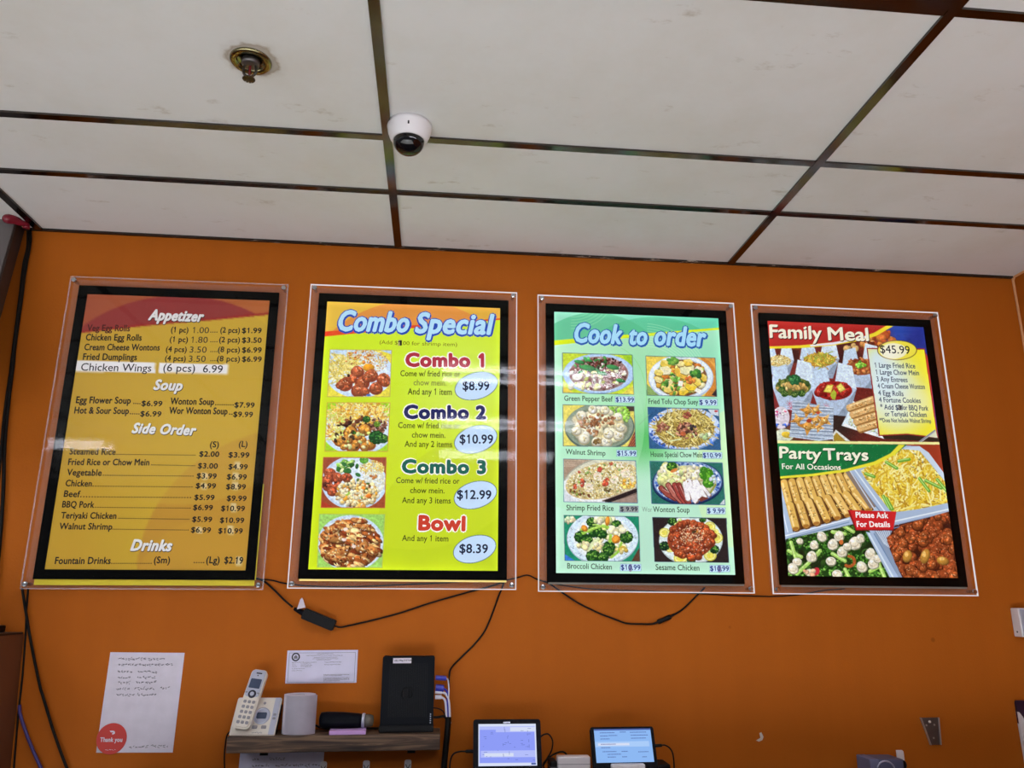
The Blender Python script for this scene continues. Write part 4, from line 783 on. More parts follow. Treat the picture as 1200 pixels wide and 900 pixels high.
    S.poly([(100, 272), (280, 266), (440, 252), (560, 232), (640, 206), (705, 168), (740, 170), (650, 222), (565, 246), (440, 268), (280, 280), (100, 282)], 0xEDD930)
    S.poly([(330, 264), (440, 252), (560, 232), (620, 214), (600, 232), (440, 264), (330, 272)], 0xE8E4F0)
    # price scroll
    S.poly([(880, 285), (905, 330), (950, 720), (930, 720)], 0xC03A30); S.fade([(900, 330), (950, 720), (940, 600), (925, 460)], 0xC03A40, 0x2A3AA0, (900, 400), (945, 660))
    S.poly([(668, 690), (940, 700), (958, 740), (690, 726)], 0x33271E)
    sc = [(610, 286), (885, 290), (945, 716), (900, 712), (800, 700), (668, 706)]
    S.poly([(x + (3 if x > 700 else -6), y - 6 + (12 if y > 600 else 0)) for x, y in sc], 0x9A2A26); S.poly(sc, 0xF2E732)
    S.clip_to(sc); S.glow(690, 470, 250, 0xDCEEF6, 1.); S.glow(760, 560, 220, 0xE4F0EA, .95); S.glow(660, 330, 130, 0xCFE4F4, .9); S.glow(850, 560, 130, 0xF0F2B8, .7); S.glow(700, 420, 160, 0xDCEEF6, .9); S.clip_to(None)
    S.poly([(855, 740), (935, 680), (940, 690), (870, 742)], 0xB8BCC4); S.stroke([(860, 742), (936, 684)], 3, 0x5A5A60); S.poly([(905, 716), (940, 690), (948, 722)], 0xD8DCC0)
    S.ell(753, 292, 97, 49, 0x5A3A20); S.ell(753, 292, 93, 46, 0xEDE04A); S.ell(735, 296, 66, 38, 0xF2EFC8); S.glow(720, 300, 70, 0xFAF8EC, .8)
    k = 0x1C3A5A
    S.text('$45.99', (672, 304), (817, 310), 38, 0x161620, bold=.006)
    for n, x0, y0, x1, h in [('1 Large Fried Rice', 646, 376, 842, 24), ('1 Large Chow Mein', 651, 410, 860, 24), ('3 Any Entrees', 654, 444, 804, 24), ('4 Cream Cheese Wonton', 660, 478, 888, 24), ('4 Egg Rolls', 662, 512, 784, 24), ('4 Fortune Cookies', 666, 546, 868, 24), ('* Add $', 672, 580, 758, 24), ('for BBQ Pork', 776, 584, 904, 24), ('or Teriyaki Chicken', 694, 615, 896, 24), ('**Does Not Include Walnut Shrimp', 668, 644, 918, 20)]:
        S.text(n, (x0, y0), (x1, y0 + 5), h, k, bold=.014)
    S.poly([(756, 562), (776, 562), (777, 586), (757, 586)], 0x9A9A96); S.text('3', (758, 582), (774, 583), 22, 0x141414, bold=.02)
    nib = dict(nib=(.036, .7), bold=.004, shear=.04, back=(0x3A0C08, .02, .03, -.035))
    for n, a, b in [('Family', (134, 226), (385, 236)), ('Meal', (420, 240), (614, 244))]: S.text(n, a, b, 62, 0xF2F0DC, **nib)
    # lower half: cream line, green banner, trays
    S.crop(870, 510, 4.138)
    S.poly([(100, 38), (1200, 52), (1200, 1000), (100, 1000)], 0x9C3A22)
    tray, dk = 0xA8BCD8, 0x6A86AE
    S.poly([(150, 180), (540, 150), (760, 400), (150, 560)], 0xB4C4D8); S.poly([(150, 560), (620, 400), (760, 700), (150, 720)], 0x1E2A16)
    S.poly([(640, 440), (1100, 340), (1100, 720), (740, 720)], 0x4A2018)
    # noodles tray
    S.poly([(520, 160), (700, 50), (860, 58), (1020, 250), (1050, 350), (740, 430), (690, 400)], tray)
    S.poly([(860, 58), (905, 90), (1000, 220), (1000, 250), (880, 100), (780, 66)], 0xC8D8EA)
    nz = [(575, 175), (760, 70), (860, 80), (990, 240), (1010, 330), (860, 362), (735, 378), (680, 350)]
    S.poly(nz, 0xB8922A); S.clip_to(nz)
    S.noodles(nz, 1500, (40, 120), (4, 8), [0xE6C83A, 0xF2DC5A, 0xD2A82C, 0xEFE48A, 0xB88A22, 0xE0BC30, 0xF6EFA8]); S.bits(nz, 26, (7, 16), [0xEFEBA0, 0xE6E28A, 0xF2EEC0], (.2, .4))
    for a, b in [((860, 215), (905, 275)), ((890, 225), (965, 262)), ((945, 220), (990, 275)), ((685, 300), (715, 362)), ((700, 310), (728, 362)), ((760, 130), (810, 122)), ((600, 190), (640, 205)), ((700, 135), (750, 165))]: S.stroke([a, b], 15, 0x6AA83A); S.stroke([(a[0] - 3, a[1] - 3), (b[0] - 3, b[1] - 3)], 5, 0xB4DC78)
    S.clip_to(None)
    S.poly([(520, 170), (560, 165), (740, 400), (760, 440), (700, 420)], tray); S.stroke([(545, 168), (700, 385)], 7, 0xDCE8F4); S.stroke([(528, 190), (690, 400)], 5, dk)
    S.poly([(600, 470), (640, 440), (1100, 330), (1100, 372), (1000, 380), (740, 440), (650, 480)], tray); S.stroke([(650, 440), (1100, 342)], 7, 0xE2ECF6); S.stroke([(660, 470), (1100, 372)], 5, dk); S.stroke([(655, 455), (1100, 357)], 4, 0x8AA4C8)
    # egg rolls tray
    er = [(180, 205), (510, 170), (640, 370), (250, 470)]
    S.poly([(150, 200), (520, 160), (650, 372), (650, 410), (230, 500), (200, 470)], tray); S.poly(er, 0x4A2A18)
    for i in range(9):
        x, y = 205 + 38 * i, 232 - 4.6 * i; c = [0xE2B85E, 0xDBAE58, 0xE6BE6A][i % 3]
        S.stroke([(x + 4, y), (x + 28 + 3 * i, y + 96)], 38, 0x7A4E22); S.stroke([(x, y), (x + 24 + 3 * i, y + 94)], 33, c); S.stroke([(x - 6, y + 4), (x + 16 + 3 * i, y + 90)], 9, 0xF2D894); S.bits((x + 14, y + 46, 12, 36, -.25), 10, (3, 7), [0xCC9848, 0xF0D08A, 0xC49044], (.4, .7))
    for i in range(8):
        x, y = 235 + 45 * i, 342 - 8.5 * i; c = [0xE2B85E, 0xDDB05C, 0xE8C06E][i % 3]
        S.stroke([(x + 5, y + 2), (x + 32 + 5 * i, y + 108 - 4 * i)], 42, 0x6E451E); S.stroke([(x, y), (x + 27 + 5 * i, y + 104 - 4 * i)], 36, c); S.stroke([(x - 7, y + 4), (x + 18 + 5 * i, y + 98 - 4 * i)], 9, 0xF4DA98); S.bits((x + 16, y + 52, 14, 40, -.25), 12, (3, 7), [0xCC9848, 0xF0D08A, 0xC49044], (.4, .7)); S.ell(x + 27 + 5 * i, y + 112 - 4 * i, 15, 8, 0xA8702E, -.2)
    S.poly([(205, 470), (260, 478), (520, 400), (640, 366), (660, 410), (420, 450), (215, 506)], tray); S.stroke([(215, 488), (520, 408)], 6, 0xE6EEF6); S.stroke([(220, 504), (520, 424)], 4, dk); S.poly([(180, 330), (200, 340), (240, 470), (210, 480)], tray); S.stroke([(192, 340), (225, 470)], 5, 0xDCE6F2)
    S.poly([(500, 180), (530, 180), (650, 350), (620, 360)], 0x8A7A70); S.stroke([(520, 170), (640, 360)], 6, 0xC8D4E4)
    # broccoli and shrimp tray
    bt = [(215, 505), (590, 425), (640, 500), (730, 692), (200, 700)]
    S.clip_to(bt); S.poly(bt, 0x1C2A14); S.bits(bt, 150, (10, 22), [0x2A4A1C, 0x16240F, 0x1C3414, 0x3C6428], (.5, .9))
    for x, y in S.spots(bt, 46): S.broccoli(x, y, S.rng.uniform(22, 38), (24, 60, 18), (66, 124, 40), (130, 188, 80))
    for a, b in [((270, 670), (335, 610)), ((440, 575), (500, 610)), ((490, 440), (540, 470)), ((230, 560), (290, 590)), ((620, 660), (660, 640)), ((500, 650), (520, 690)), ((240, 520), (265, 600)), ((440, 470), (500, 480)), ((660, 620), (690, 690)), ((380, 560), (350, 600))]: S.stroke([a, b], 18, 0xA4CF62); S.stroke([(a[0] - 3, a[1] - 3), (b[0] - 3, b[1] - 3)], 6, 0xCDE898)
    for x, y, r in [(282, 513, 16), (388, 492, 25), (350, 532, 22), (440, 530, 27), (470, 490, 25), (338, 588, 27), (270, 612, 22), (432, 610, 24), (485, 566, 26), (545, 525, 32), (572, 502, 22), (620, 575, 27), (635, 622, 28), (580, 638, 27), (250, 645, 27), (462, 672, 24), (655, 600, 20), (330, 664, 20), (510, 540, 20)]:
        S.ell(x + 3, y + 5, r, r * .9, 0x8A8A6A); S.ell(x, y, r, r * .82, 0xEAE4D2, x % 3, .05, 1, .06); S.ell(x + r * .3, y + r * .3, r * .6, r * .45, 0xE4DCC6, .5); S.arc(x, y, r * .62, r * .5, x % 5, x % 5 + 3.6, r * .15, 0xC8B898, 14); S.ell(x - r * .3, y - r * .3, r * .3, r * .22, 0xFBFAF4)
    S.arc(520, 612, 26, 24, -1.6, 2.2, 14, 0xB05A2A); S.ell(362, 660, 16, 20, 0xC0283A, .4); S.bits((330, 668, 26, 14), 6, (8, 14), [0xD8A080, 0xE8C4A0]); S.ell(482, 520, 10, 12, 0xC86A30)
    S.grain(.10); S.clip_to(None)
    S.poly([(600, 470), (650, 480), (780, 720), (730, 720)], tray); S.stroke([(615, 480), (745, 715)], 8, 0xD6E4F2); S.stroke([(640, 480), (775, 715)], 5, dk)
    # glazed chicken tray
    S.poly([(640, 470), (740, 440), (700, 520), (760, 660), (790, 720), (775, 720)], 0x8A9CB8)
    for i in range(7): S.stroke([(650 + i * 10, 465), (690 + i * 8, 530 + 6 * i)], 3, 0xDCE6F0)
    ch = [(700, 500), (770, 440), (1010, 372), (1100, 380), (1100, 720), (800, 720), (740, 620)]
    S.clip_to(ch); S.poly(ch, 0x3A1810); S.chunks(ch, 150, (22, 40), (158, 74, 36), (70, 26, 14), (226, 160, 110)); S.chunks(ch, 50, (18, 32), (178, 90, 42), (84, 32, 16), (240, 190, 140))
    for x, y, rx, ry in [(885, 590, 22, 36), (970, 612, 30, 20), (800, 590, 22, 30)]: S.ell(x, y, rx, ry, 0xC8903A, .3, .3, 1, .3); S.ell(x - 5, y - 10, rx * .4, ry * .4, 0xE8C070)
    S.grain(.10); S.clip_to(None)
    # green banner
    gb = [(100, 40), (800, 50), (740, 100), (640, 140), (500, 175), (340, 196), (100, 212)]
    S.poly(gb, 0x14703A); S.clip_to(gb); S.glow(250, 60, 300, 0x1F8A4A, .7); S.bits(gb, 60, (5, 11), [0x1E8A48, 0x2A9A54, 0x125E30], (.2, .4), 0, 0); S.clip_to(None)
    S.poly([(100, 208), (340, 190), (500, 168), (640, 132), (720, 92), (760, 50), (790, 52), (740, 100), (650, 146), (500, 182), (340, 202), (100, 219)], 0xE6DF3A)
    S.poly([(100, 27), (1200, 42), (1200, 54), (100, 40)], 0xEFEDA0)
    S.text('Party', (184, 112), (384, 122), 54, 0xF2F0DC, **dict(nib, back=(0x08240F, .02, .03, -.035))); S.text('Trays', (398, 122), (612, 126), 54, 0xF2F0DC, **dict(nib, back=(0x08240F, .02, .03, -.035)))
    S.text('For All Occasions', (196, 166), (480, 172), 26, 0xEFEEE0, nib=(.024, .7), bold=.004, back=(0x08240F, .015, .03, -.03))
    S.poly([(512, 366), (748, 374), (732, 466), (552, 464)], 0x8A1418); S.poly([(522, 366), (748, 374), (732, 460), (556, 460)], 0xCB2428)
    S.text('Please Ask', (553, 402), (708, 406), 26, 0xF6F0F0, bold=.03); S.text('For Details', (558, 447), (717, 449), 26, 0xF6F0F0, bold=.03)
    return S
# ---------------------------------------------------------------- the four menu boards
BW, BH, FX, FZ, PX_, PZ_ = .71483, 1.01560, .02979, .02952, .05815, .05785
M['ink_lit'] = print_mat('backlit_poster_print', SIGN_STRENGTH); M['ink_flat'] = print_mat('unlit_poster_print', 0)
def to_lin(c): return np.where(c <= .04045, c / 12.92, ((c + .055) / 1.055) ** 2.4)
def poster_mesh(S, m, y, gain=None):
    img = to_lin(np.clip(S.result(), 0, 1)); ny, nx = img.shape[:2]
    if gain is not None: img = np.clip(img * gain, 0, 1)
    else:                                                   # the light panel is fed from LEDs along its rim, so it gives a little more light there
        yy, xx = np.mgrid[0:ny, 0:nx]; d = np.minimum(np.minimum(xx, nx - 1 - xx), np.minimum(yy, ny - 1 - yy)) * S.w / nx
        img = img * (1 + .30 * np.exp(-d / .012))[..., None]
    u = np.linspace(0, S.w, nx) - S.w / 2; v = S.h / 2 - np.linspace(0, S.h, ny)
    V = np.stack([*np.meshgrid(u, v)], -1).reshape(-1, 2); V = np.c_[V[:, 0], np.full(len(V), y), V[:, 1]]; Cc = img.reshape(-1, 3)
    i = np.arange(nx * ny).reshape(ny, nx); Q = np.stack([i[:-1, :-1], i[1:, :-1], i[1:, 1:], i[:-1, 1:]], -1).reshape(-1, 4)
    loops = [Q.ravel()]; sizes = [np.full(len(Q), 4)]; Vs = [V]; Cs = [Cc]; n = len(V)
    def put(v, f, col, lift):
        nonlocal n
        if not len(v): return
        Vs.append(np.c_[v[:, 0] - S.w / 2, y - lift - v[:, 2], v[:, 1] + S.h / 2]); Cs.append(np.tile(col, (len(v), 1)))
        loops.append(np.concatenate([np.array(q) for q in f]) + n); sizes.append(np.array([len(q) for q in f])); n += len(v)
    for body, x0, z0, x1, z1, cap, col, bold, shear, back, lift, nib in S.texts:
        k = np.clip(to_lin(col) * (gain if gain is not None else 1), 0, .9)
        if back:
            c2, r, dx, dz = back; v, f = letter(body, x0, -z0, x1, -z1, cap, r + bold * .4, shear, nib); v = v + np.array([dx, dz, 0]) * cap * 1.4; put(v, f, to_lin(rgb(c2)), .0002)
        v, f = letter(body, x0, -z0, x1, -z1, cap, bold, shear, nib); put(v, f, k, .0004)
    V = np.concatenate(Vs); L = np.concatenate(loops); Z = np.concatenate(sizes); C4 = np.c_[np.concatenate(Cs), np.ones(len(V))]
    me = bpy.data.meshes.new('poster'); me.vertices.add(len(V)); me.vertices.foreach_set('co', V.ravel())
    me.loops.add(len(L)); me.loops.foreach_set('vertex_index', L.astype(np.int32)); me.polygons.add(len(Z)); me.polygons.foreach_set('loop_start', (np.cumsum(Z) - Z).astype(np.int32))
    me.update(calc_edges=True); at_ = me.color_attributes.new('ink', 'FLOAT_COLOR', 'POINT'); at_.data.foreach_set('color', C4.ravel().astype(np.float32)); me.materials.append(m)
    return me
def ringbox(bm, a, b, ia, ib, y0, y1):
    box(bm, (-a, y0, b - ib), (a, y1, b)); box(bm, (-a, y0, -b), (a, y1, -b + ib)); box(bm, (-a, y0, -b + ib), (-a + ia, y1, b - ib)); box(bm, (a - ia, y0, -b + ib), (a, y1, b - ib)); return bm
BOARDS = [(-.4033, .5684, .0068, art_price_list, 'unlit yellow price list board headed Appetizer, leftmost on the orange wall', 0),
          (.3849, .5774, .0042, art_combo, 'backlit yellow Combo Special menu board with four dish photos', 1),
          (1.1714, .5750, .0018, art_cook_to_order, 'backlit pale green Cook to order menu board with eight dish photos', 1),
          (1.9491, .5745, .0003, art_family_meal, 'backlit Family Meal and Party Trays menu board, rightmost on the orange wall', 1)]
SW, SH = BW - 2 * PX_, BH - 2 * PZ_
PAPER_GAIN = 1.25
for x, z, r, art, label, lit in BOARDS:
    t = thing('menu_board', label, 'menu board', (x, 0, z + FLOOR_DROP), (0, -r, 0), 'acrylic menu boards on the orange wall')
    a, b = BW / 2, BH / 2
    S = art(); me = poster_mesh(S, M['ink_lit'] if lit else M['ink_flat'], -.0245, None if lit else PAPER_GAIN)
    o = bpy.data.objects.new('poster', me); COL.objects.link(o); o.parent = t
    bm = ringbox(B(), a - FX, b - FZ, PX_ - FX + .001, PZ_ - FZ + .001, -.0275, -.0200); obj('frame', bm, M['frame'], t)
    bm = box(B(), (-a + FX + .002, -.0240, -b + FZ + .002), (a - FX - .002, -.0125, b - FZ - .002)); obj('light_panel', bm, M['frame'], t)
    bm = B(); h = .017 if not lit else .006
    box(bm, (-a + FX + .004, -.0235, -b + FZ - h), (a - FX - (.0 if not lit else .001), -.0225, -b + FZ + .003))
    if not lit: box(bm, (a - FX - .003, -.0235, -b + FZ), (a - FX + .0035, -.0225, -b + FZ + .30))
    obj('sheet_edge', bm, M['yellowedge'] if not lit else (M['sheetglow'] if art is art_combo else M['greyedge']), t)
    bm = box(B(), (-a + .003, -.0120, -b + .003), (a - .003, -.0080, b - .003)); obj('back_acrylic', bm, M['acrylicback'], t)
    bm = box(B(), (-a + .003, -.0330, -b + .003), (a - .003, -.0290, b - .003)); obj('front_acrylic', bm, M['acrylic'], t)
    bm = ringbox(B(), a, b, .003, .003, -.0330, -.0285); obj('acrylic_edge', bm, M['edgeglow'] if lit else M['edgedull'], t)
    for sx in (-1, 1):
        for sz in (-1, 1):
            bm = lathe(B(), [(.0055, 0), (.0055, -.0345), (.0085, -.0345), (.0085, -.0375), (.0072, -.0395), (.003, -.0400)], 'y', 20, (sx * (a - .0145), 0, sz * (b - .0145))); obj('standoff_screw', bm, M['chrome'], t, smooth=False)
# ---------------------------------------------------------------- helpers for things set out on the wall and shelf
def frame_of(bl, br, tl):
    """a placing matrix: x along the lower edge, z up the left edge, y away from the viewer; also width and height"""
    bl, br, tl = Vector(bl), Vector(br), Vector(tl); x = (br - bl).normalized(); z = tl - bl; z = (z - x * z.dot(x)); h = z.length; z.normalize(); y = z.cross(x)
    m = Matrix((x, y, z)).transposed().to_4x4(); m.translation = bl; return m, (br - bl).length, h
def placed(name, label, cat, m, group=None):
    o = thing(name, label, cat, group=group); o.matrix_world = m; return o
def dashes(bm, x0, x1, z, y, h, rng, dens=.62, th=.0006, mi=0):
    dens = 1.; th *= 1.5
    """a line of small illegible marks"""
    x = x0
    while x < x1:
        w = rng.uniform(.5, 1.4) * h
        if rng.random() < dens:
            for k in range(2):
                a = rng.uniform(-.4, .4) * h; px, pz = x + rng.uniform(0, .5) * w, z + rng.uniform(-.3, .3) * h
                vs_ = [bm.verts.new((px + dx, y, pz + dz)) for dx, dz in ((0, 0), (w * .6, a), (w * .6, a + th * 2), (0, th * 2))]; bm.faces.new(vs_).material_index = mi
        x += w
def sheet(bm, w, h, curl=0., n=14, mi=0, y=0.):
    """a sheet of paper with its faint creases and real thickness"""
    g = [[bm.verts.new((w * i / n, y - curl * (math.sin(3.1 * i / n + 1.3 * j / n) + .6 * math.sin(5 * j / n)) * .5 - .0006, h * j / n)) for i in range(n + 1)] for j in range(n + 1)]
    for j in range(n):
        for i in range(n): bm.faces.new((g[j][i], g[j][i + 1], g[j + 1][i + 1], g[j + 1][i])).material_index = mi
def cord(name, label, pts, r, m, group=None, cat='cable'):
    o = obj(name, tube(B(), pts, r), m, smooth=True); tag(o, label, cat, group); return o
def wl(pts, y): return [at(px, py, y if not isinstance(y, (list, tuple)) else y[i]) for i, (px, py) in enumerate(pts)]
rng = random.Random(5)

# ---------------------------------------------------------------- on the ceiling
p = at_z(480, 147, CEIL); t = thing('security_camera', 'white dome security camera on the ceiling beside the grid crossing', 'security camera', p)
hs = lathe(B(), [(.0585, 0), (.0585, -.010), (.0575, -.014), (.0555, -.026), (.050, -.040), (.0455, -.047), (.042, -.049), (.040, -.046)], 'z', 48); h = obj('housing', hs, M['white'], t, smooth=True)
obj('screw_slot', box(B(), (-.0022, -.0562, -.030), (.0022, -.050, -.020), .0008), M['black'], h)
obj('dome', lathe(B(), [(.0405, -.046)] + [(.0405 * math.cos(a), -.050 - .036 * math.sin(a)) for a in np.linspace(0, 1.5, 12)], 'z', 40), M['glassdark'], t, smooth=True)
obj('camera_eye', lathe(B(), [(.016, -.052), (.016, -.058), (.012, -.0585)], 'z', 24, (0, -.0, -.010)), M['lens'], t)
p = at_z(294, 71, CEIL); t = thing('fire_sprinkler', 'brass fire sprinkler head in a round plate on the stained ceiling', 'sprinkler', p)
obj('ceiling_plate', lathe(B(), [(.0475, -.0003), (.0475, -.003), (.044, -.0065), (.034, -.0065), (.031, -.002), (.028, .0035), (.022, .004)], 'z', 40), M['brass'], t, smooth=True)
obj('pipe_cup', lathe(B(), [(.021, -.0005), (.021, -.010), (.018, -.013), (.012, -.014)], 'z', 28), M['steel'], t, smooth=True)
bm = B()
for s in (-1, 1): tube(bm, [(s * .012, 0, -.012), (s * .0145, 0, -.024), (s * .0125, 0, -.036), (s * .004, 0, -.045)], .0032, 8)
obj('frame_arm', bm, M['bronze'], t, smooth=True)
obj('bulb', lathe(B(), [(.0015, -.013), (.003, -.016), (.003, -.038), (.0015, -.042)], 'z', 14), M['bulb'], t, smooth=True)
bm = B(); lathe(bm, [(.004, -.042), (.006, -.047), (.006, -.050)], 'z', 16)
for i in range(12):
    a = 6.2832 * i / 12; c, s = math.cos(a), math.sin(a); w = .0028
    vs_ = [bm.verts.new((r * c - q * s, r * s + q * c, z)) for z in (-.0500, -.0512) for r, q in ((.004, -w * .6), (.0145, -w), (.0145, w), (.004, w * .6))]
    for f in ((0, 1, 2, 3), (7, 6, 5, 4), (0, 4, 5, 1), (1, 5, 6, 2), (2, 6, 7, 3), (3, 7, 4, 0)): bm.faces.new([vs_[k] for k in f])
obj('deflector', bm, M['bronze'], t)

# ---------------------------------------------------------------- top left corner
T0, T1 = at(28.5, 271, -.012), at(-33, 495, -.24)
bk = Vector((0, -.055, -.02)); q = [T0, T1]
t = thing('leaning_panel', 'large grey panel with dark brown side leaning out from the top left corner', 'panel')
up_l, lo_l = T0 + Vector((-1.0, 0, 0)), T1 + Vector((-1.0, 0, 0))
nrm = Vector((0, -(T0 - T1).z, (T0 - T1).y)).normalized() * -1
nrm = nrm if nrm.y < 0 else -nrm
def slab(bm, a, b, c, d, off):
    v = [bm.verts.new(x) for x in (a, b, c, d)] + [bm.verts.new(x + off) for x in (a, b, c, d)]
    fs = [bm.faces.new([v[i] for i in f]) for f in ((0, 1, 2, 3), (7, 6, 5, 4), (0, 4, 5, 1), (1, 5, 6, 2), (2, 6, 7, 3), (3, 7, 4, 0))]; bmesh.ops.recalc_face_normals(bm, faces=fs); return bm
obj('side_board', slab(B(), T0, T1, lo_l, up_l, nrm * .052 ), M['darkbrown'], t)
o2 = nrm * .0525; ins = Vector((-.006, 0, 0)); obj('front_panel', slab(B(), T0 + o2 + ins, T1 + o2 + ins, lo_l + o2, up_l + o2, nrm * .004), M['greypanel'], t)
bm = B(); a = at(9, 256.5, -.10); b = at(31, 263, -.06)
tube(bm, [a + Vector((-.004, 0, .0)), a, a.lerp(b, .35) + Vector((0, 0, .004)), a.lerp(b, .7), b, b + Vector((.002, .0, -.014))], lambda u: .0125 + .004 * math.sin(6 * u) , 14)
tag(obj('ribbon_bundle', bm, M['redplastic'], smooth=True), 'shiny red bundle on top of the grey panel under the ceiling', 'bundle')
g = 'black cords in the left corner'
cord('power_cable', 'thicker black cord hanging down the left corner of the orange wall', wl([(35, 268), (35, 284), (31.5, 305), (28.5, 322), (25, 350), (21, 378), (17, 408), (15, 430), (11, 462), (7.5, 495), (5, 530), (4, 570), (1, 620), (-6, 700)], -.012), .0058, M['cord'], g)
cord('power_cable', 'thin black cord running close beside the thicker one in the left corner', wl([(32.5, 269), (32, 290), (27.5, 310), (24, 340), (20, 372), (15.5, 408), (11.5, 440), (7, 470), (3.5, 500), (1, 530), (-3, 580), (-10, 640)], -.0235), .0042, M['cord'], g)

# ---------------------------------------------------------------- lower left: brown cabinet side and cords
c0, c1 = at(28.5, 743, 0), at(12.5, 905, 0)
t = thing('cabinet', 'brown laminate cabinet end at the lower left edge of the wall', 'cabinet')
dx = (c1.x - c0.x) / (c1.z - c0.z)
obj('side_panel', prism(B(), [(c0.x, c0.z), (c0.x - 1.2, c0.z), (c0.x - 1.2 + dx * -c0.z, 0), (c0.x + dx * -c0.z, 0)], -.34, -.0015, .002), M['brown'], t)
obj('top_edge', box(B(), (c0.x - 1.2, -.345, c0.z), (c0.x - .002, -.0015, c0.z + .006), .002), M['darkbrown'], t)
a = at(1.5, 738.5, -.03); tag(obj('cable_clip', box(B(), (a.x - .012, -.06, c0.z + .0062), (a.x + .008, -.02, c0.z + .026), .004), M['black']), 'small black clip on top of the brown cabinet at the left edge', 'clip')
cord('power_cable', 'black cord dropping from the corner of the unlit price list board', wl([(26, 689), (29.5, 712), (37, 757), (46.5, 803), (50, 815), (60.5, 850), (70, 878), (84, 915)], -.0135), .0042, M['cord'], 'cords below the price list board')
cord('power_cable', 'thin black cord along the edge of the brown cabinet', wl([(33, 690), (31, 715), (30, 742), (26.5, 790), (23, 822), (20.2, 850), (15, 915)], -.004), .0028, M['cord'], 'cords below the price list board')
cord('network_cable', 'purple cable coming out beside the brown cabinet at lower left', wl([(22.8, 826), (23, 832), (24.5, 840), (34, 868), (50, 905), (56, 920)], -.010), .0046, M['purple'])

# ---------------------------------------------------------------- papers on the wall
m, w, h = frame_of(at(112.7, 882, -.001), at(202.5, 881.8, -.001), at(129.2, 764.3, -.001))
t = placed('handwritten_note', 'white handwritten sheet with a red sticker on the orange wall', 'note', m)
bm = B(); sheet(bm, w, h, .0016); obj('paper_sheet', bm, M['paper'], t)
bm = B()
for i, (x0, x1, z) in enumerate([(.12, .74, .93), (.13, .34, .87), (.40, .66, .872), (.70, .86, .875), (.13, .32, .80), (.40, .64, .80), (.14, .30, .74), (.40, .64, .745), (.16, .31, .69), (.40, .64, .695), (.15, .30, .63), (.38, .63, .632), (.72, .84, .635), (.15, .38, .565), (.43, .68, .57), (.42, .66, .055), (.70, .92, .06)]): dashes(bm, x0 * w, x1 * w, z * h, -.0028, .0085, rng, .9, .0006)
obj('pencil_lines', bm, M['ink'], t)['kind'] = 'stuff'
m2 = m.copy(); m2.translation = at(130.7, 865.7, -.0045); st = placed('round_sticker', 'round red Thank you sticker on the handwritten sheet', 'sticker', m2)
R_ = .0425; obj('sticker_disc', lathe(B(), [(R_, .0012), (R_, 0), (R_ - .0006, -.0006)], 'y', 48), M['red'], st)
v, f = letter('Thank you', -.031, -.008, .031, -.008, .0115, .03); bm = B(); bv = [bm.verts.new((x, -.0011 - e, z)) for x, z, e in v]
for q_ in f: bm.faces.new([bv[i] for i in q_])
pts = [(-.008, .022), (.003, .022), (.0075, .019), (.0075, .014), (.002, .011), (-.001, .0145), (.003, .016), (.002, .0175), (-.004, .0175)]
bm.faces.new([bm.verts.new((x, -.0011, z)) for x, z in pts]); dashes(bm, -.014, .014, -.030, -.0011, .0035, rng, .95, .0003); obj('sticker_print', bm, M['paper'], st)
m, w, h = frame_of(at(334.2, 801, -.001), at(417.7, 800, -.001), at(337.2, 762.3, -.001))
t = placed('certificate', 'small printed certificate with a round seal above the shelf', 'certificate', m)
bm = B(); sheet(bm, w, h, .001); obj('paper_sheet', bm, M['paper2'], t)
bm = B()
for x0, x1, z, hh in [(.42, .64, .89, .0034), (.27, .78, .835, .0040), (.38, .70, .78, .0026), (.36, .72, .735, .0026), (.42, .62, .70, .0024), (.07, .42, .63, .0028), (.08, .12, .585, .0024), (.20, .34, .585, .0024), (.08, .14, .54, .0024), (.20, .36, .54, .0024), (.08, .14, .50, .0024), (.20, .34, .50, .0024), (.08, .26, .44, .0024), (.08, .22, .38, .0024), (.53, .76, .63, .0028), (.53, .76, .555, .0028), (.53, .89, .25, .0024), (.53, .78, .22, .0022), (.53, .89, .15, .0024), (.53, .89, .12, .0024), (.53, .89, .09, .0024), (.53, .76, .06, .0022)]: dashes(bm, x0 * w, x1 * w, z * h, -.0022, hh, rng, .95, .0003)
for a0, b0, a1, b1 in [(.03, .025, .035, .93), (.965, .025, .97, .93), (.03, .92, .97, .93), (.03, .025, .97, .035)]:
    bm.faces.new([bm.verts.new((x * w, -.0021, z * h)) for x, z in ((a0, b0), (a1, b0), (a1, b1), (a0, b1))])
obj('print_lines', bm, M['ink'], t)
bm = B(); lathe(bm, [(.0125, .0004), (.0125, -.0004)], 'y', 36, (.125 * w, -.0020, .80 * h)); obj('seal', bm, M['inkd'], t)
bm = B(); lathe(bm, [(.0085, .0002), (.0085, -.0002)], 'y', 30, (.125 * w, -.0026, .80 * h)); obj('seal_centre', bm, M['paper2'], bpy.data.objects['seal'])
bm = B(); prism(bm, [(.125 * w - .006, .80 * h - .005), (.125 * w + .006, .80 * h - .005), (.125 * w + .005, .80 * h + .002), (.125 * w, .80 * h + .006), (.125 * w - .005, .80 * h + .002)], -.0030, -.0028); obj('seal_emblem', bm, M['ink'], bpy.data.objects['seal'])
m, w, h = frame_of(at(276, 940, -.001), at(376, 939, -.001), at(278, 880.5, -.001))
t = placed('handwritten_list', 'bluish handwritten sheet on the wall under the shelf', 'note', m)
bm = B(); sheet(bm, w, h, .001); obj('paper_sheet', bm, M['paper2'], t)
bm = B()
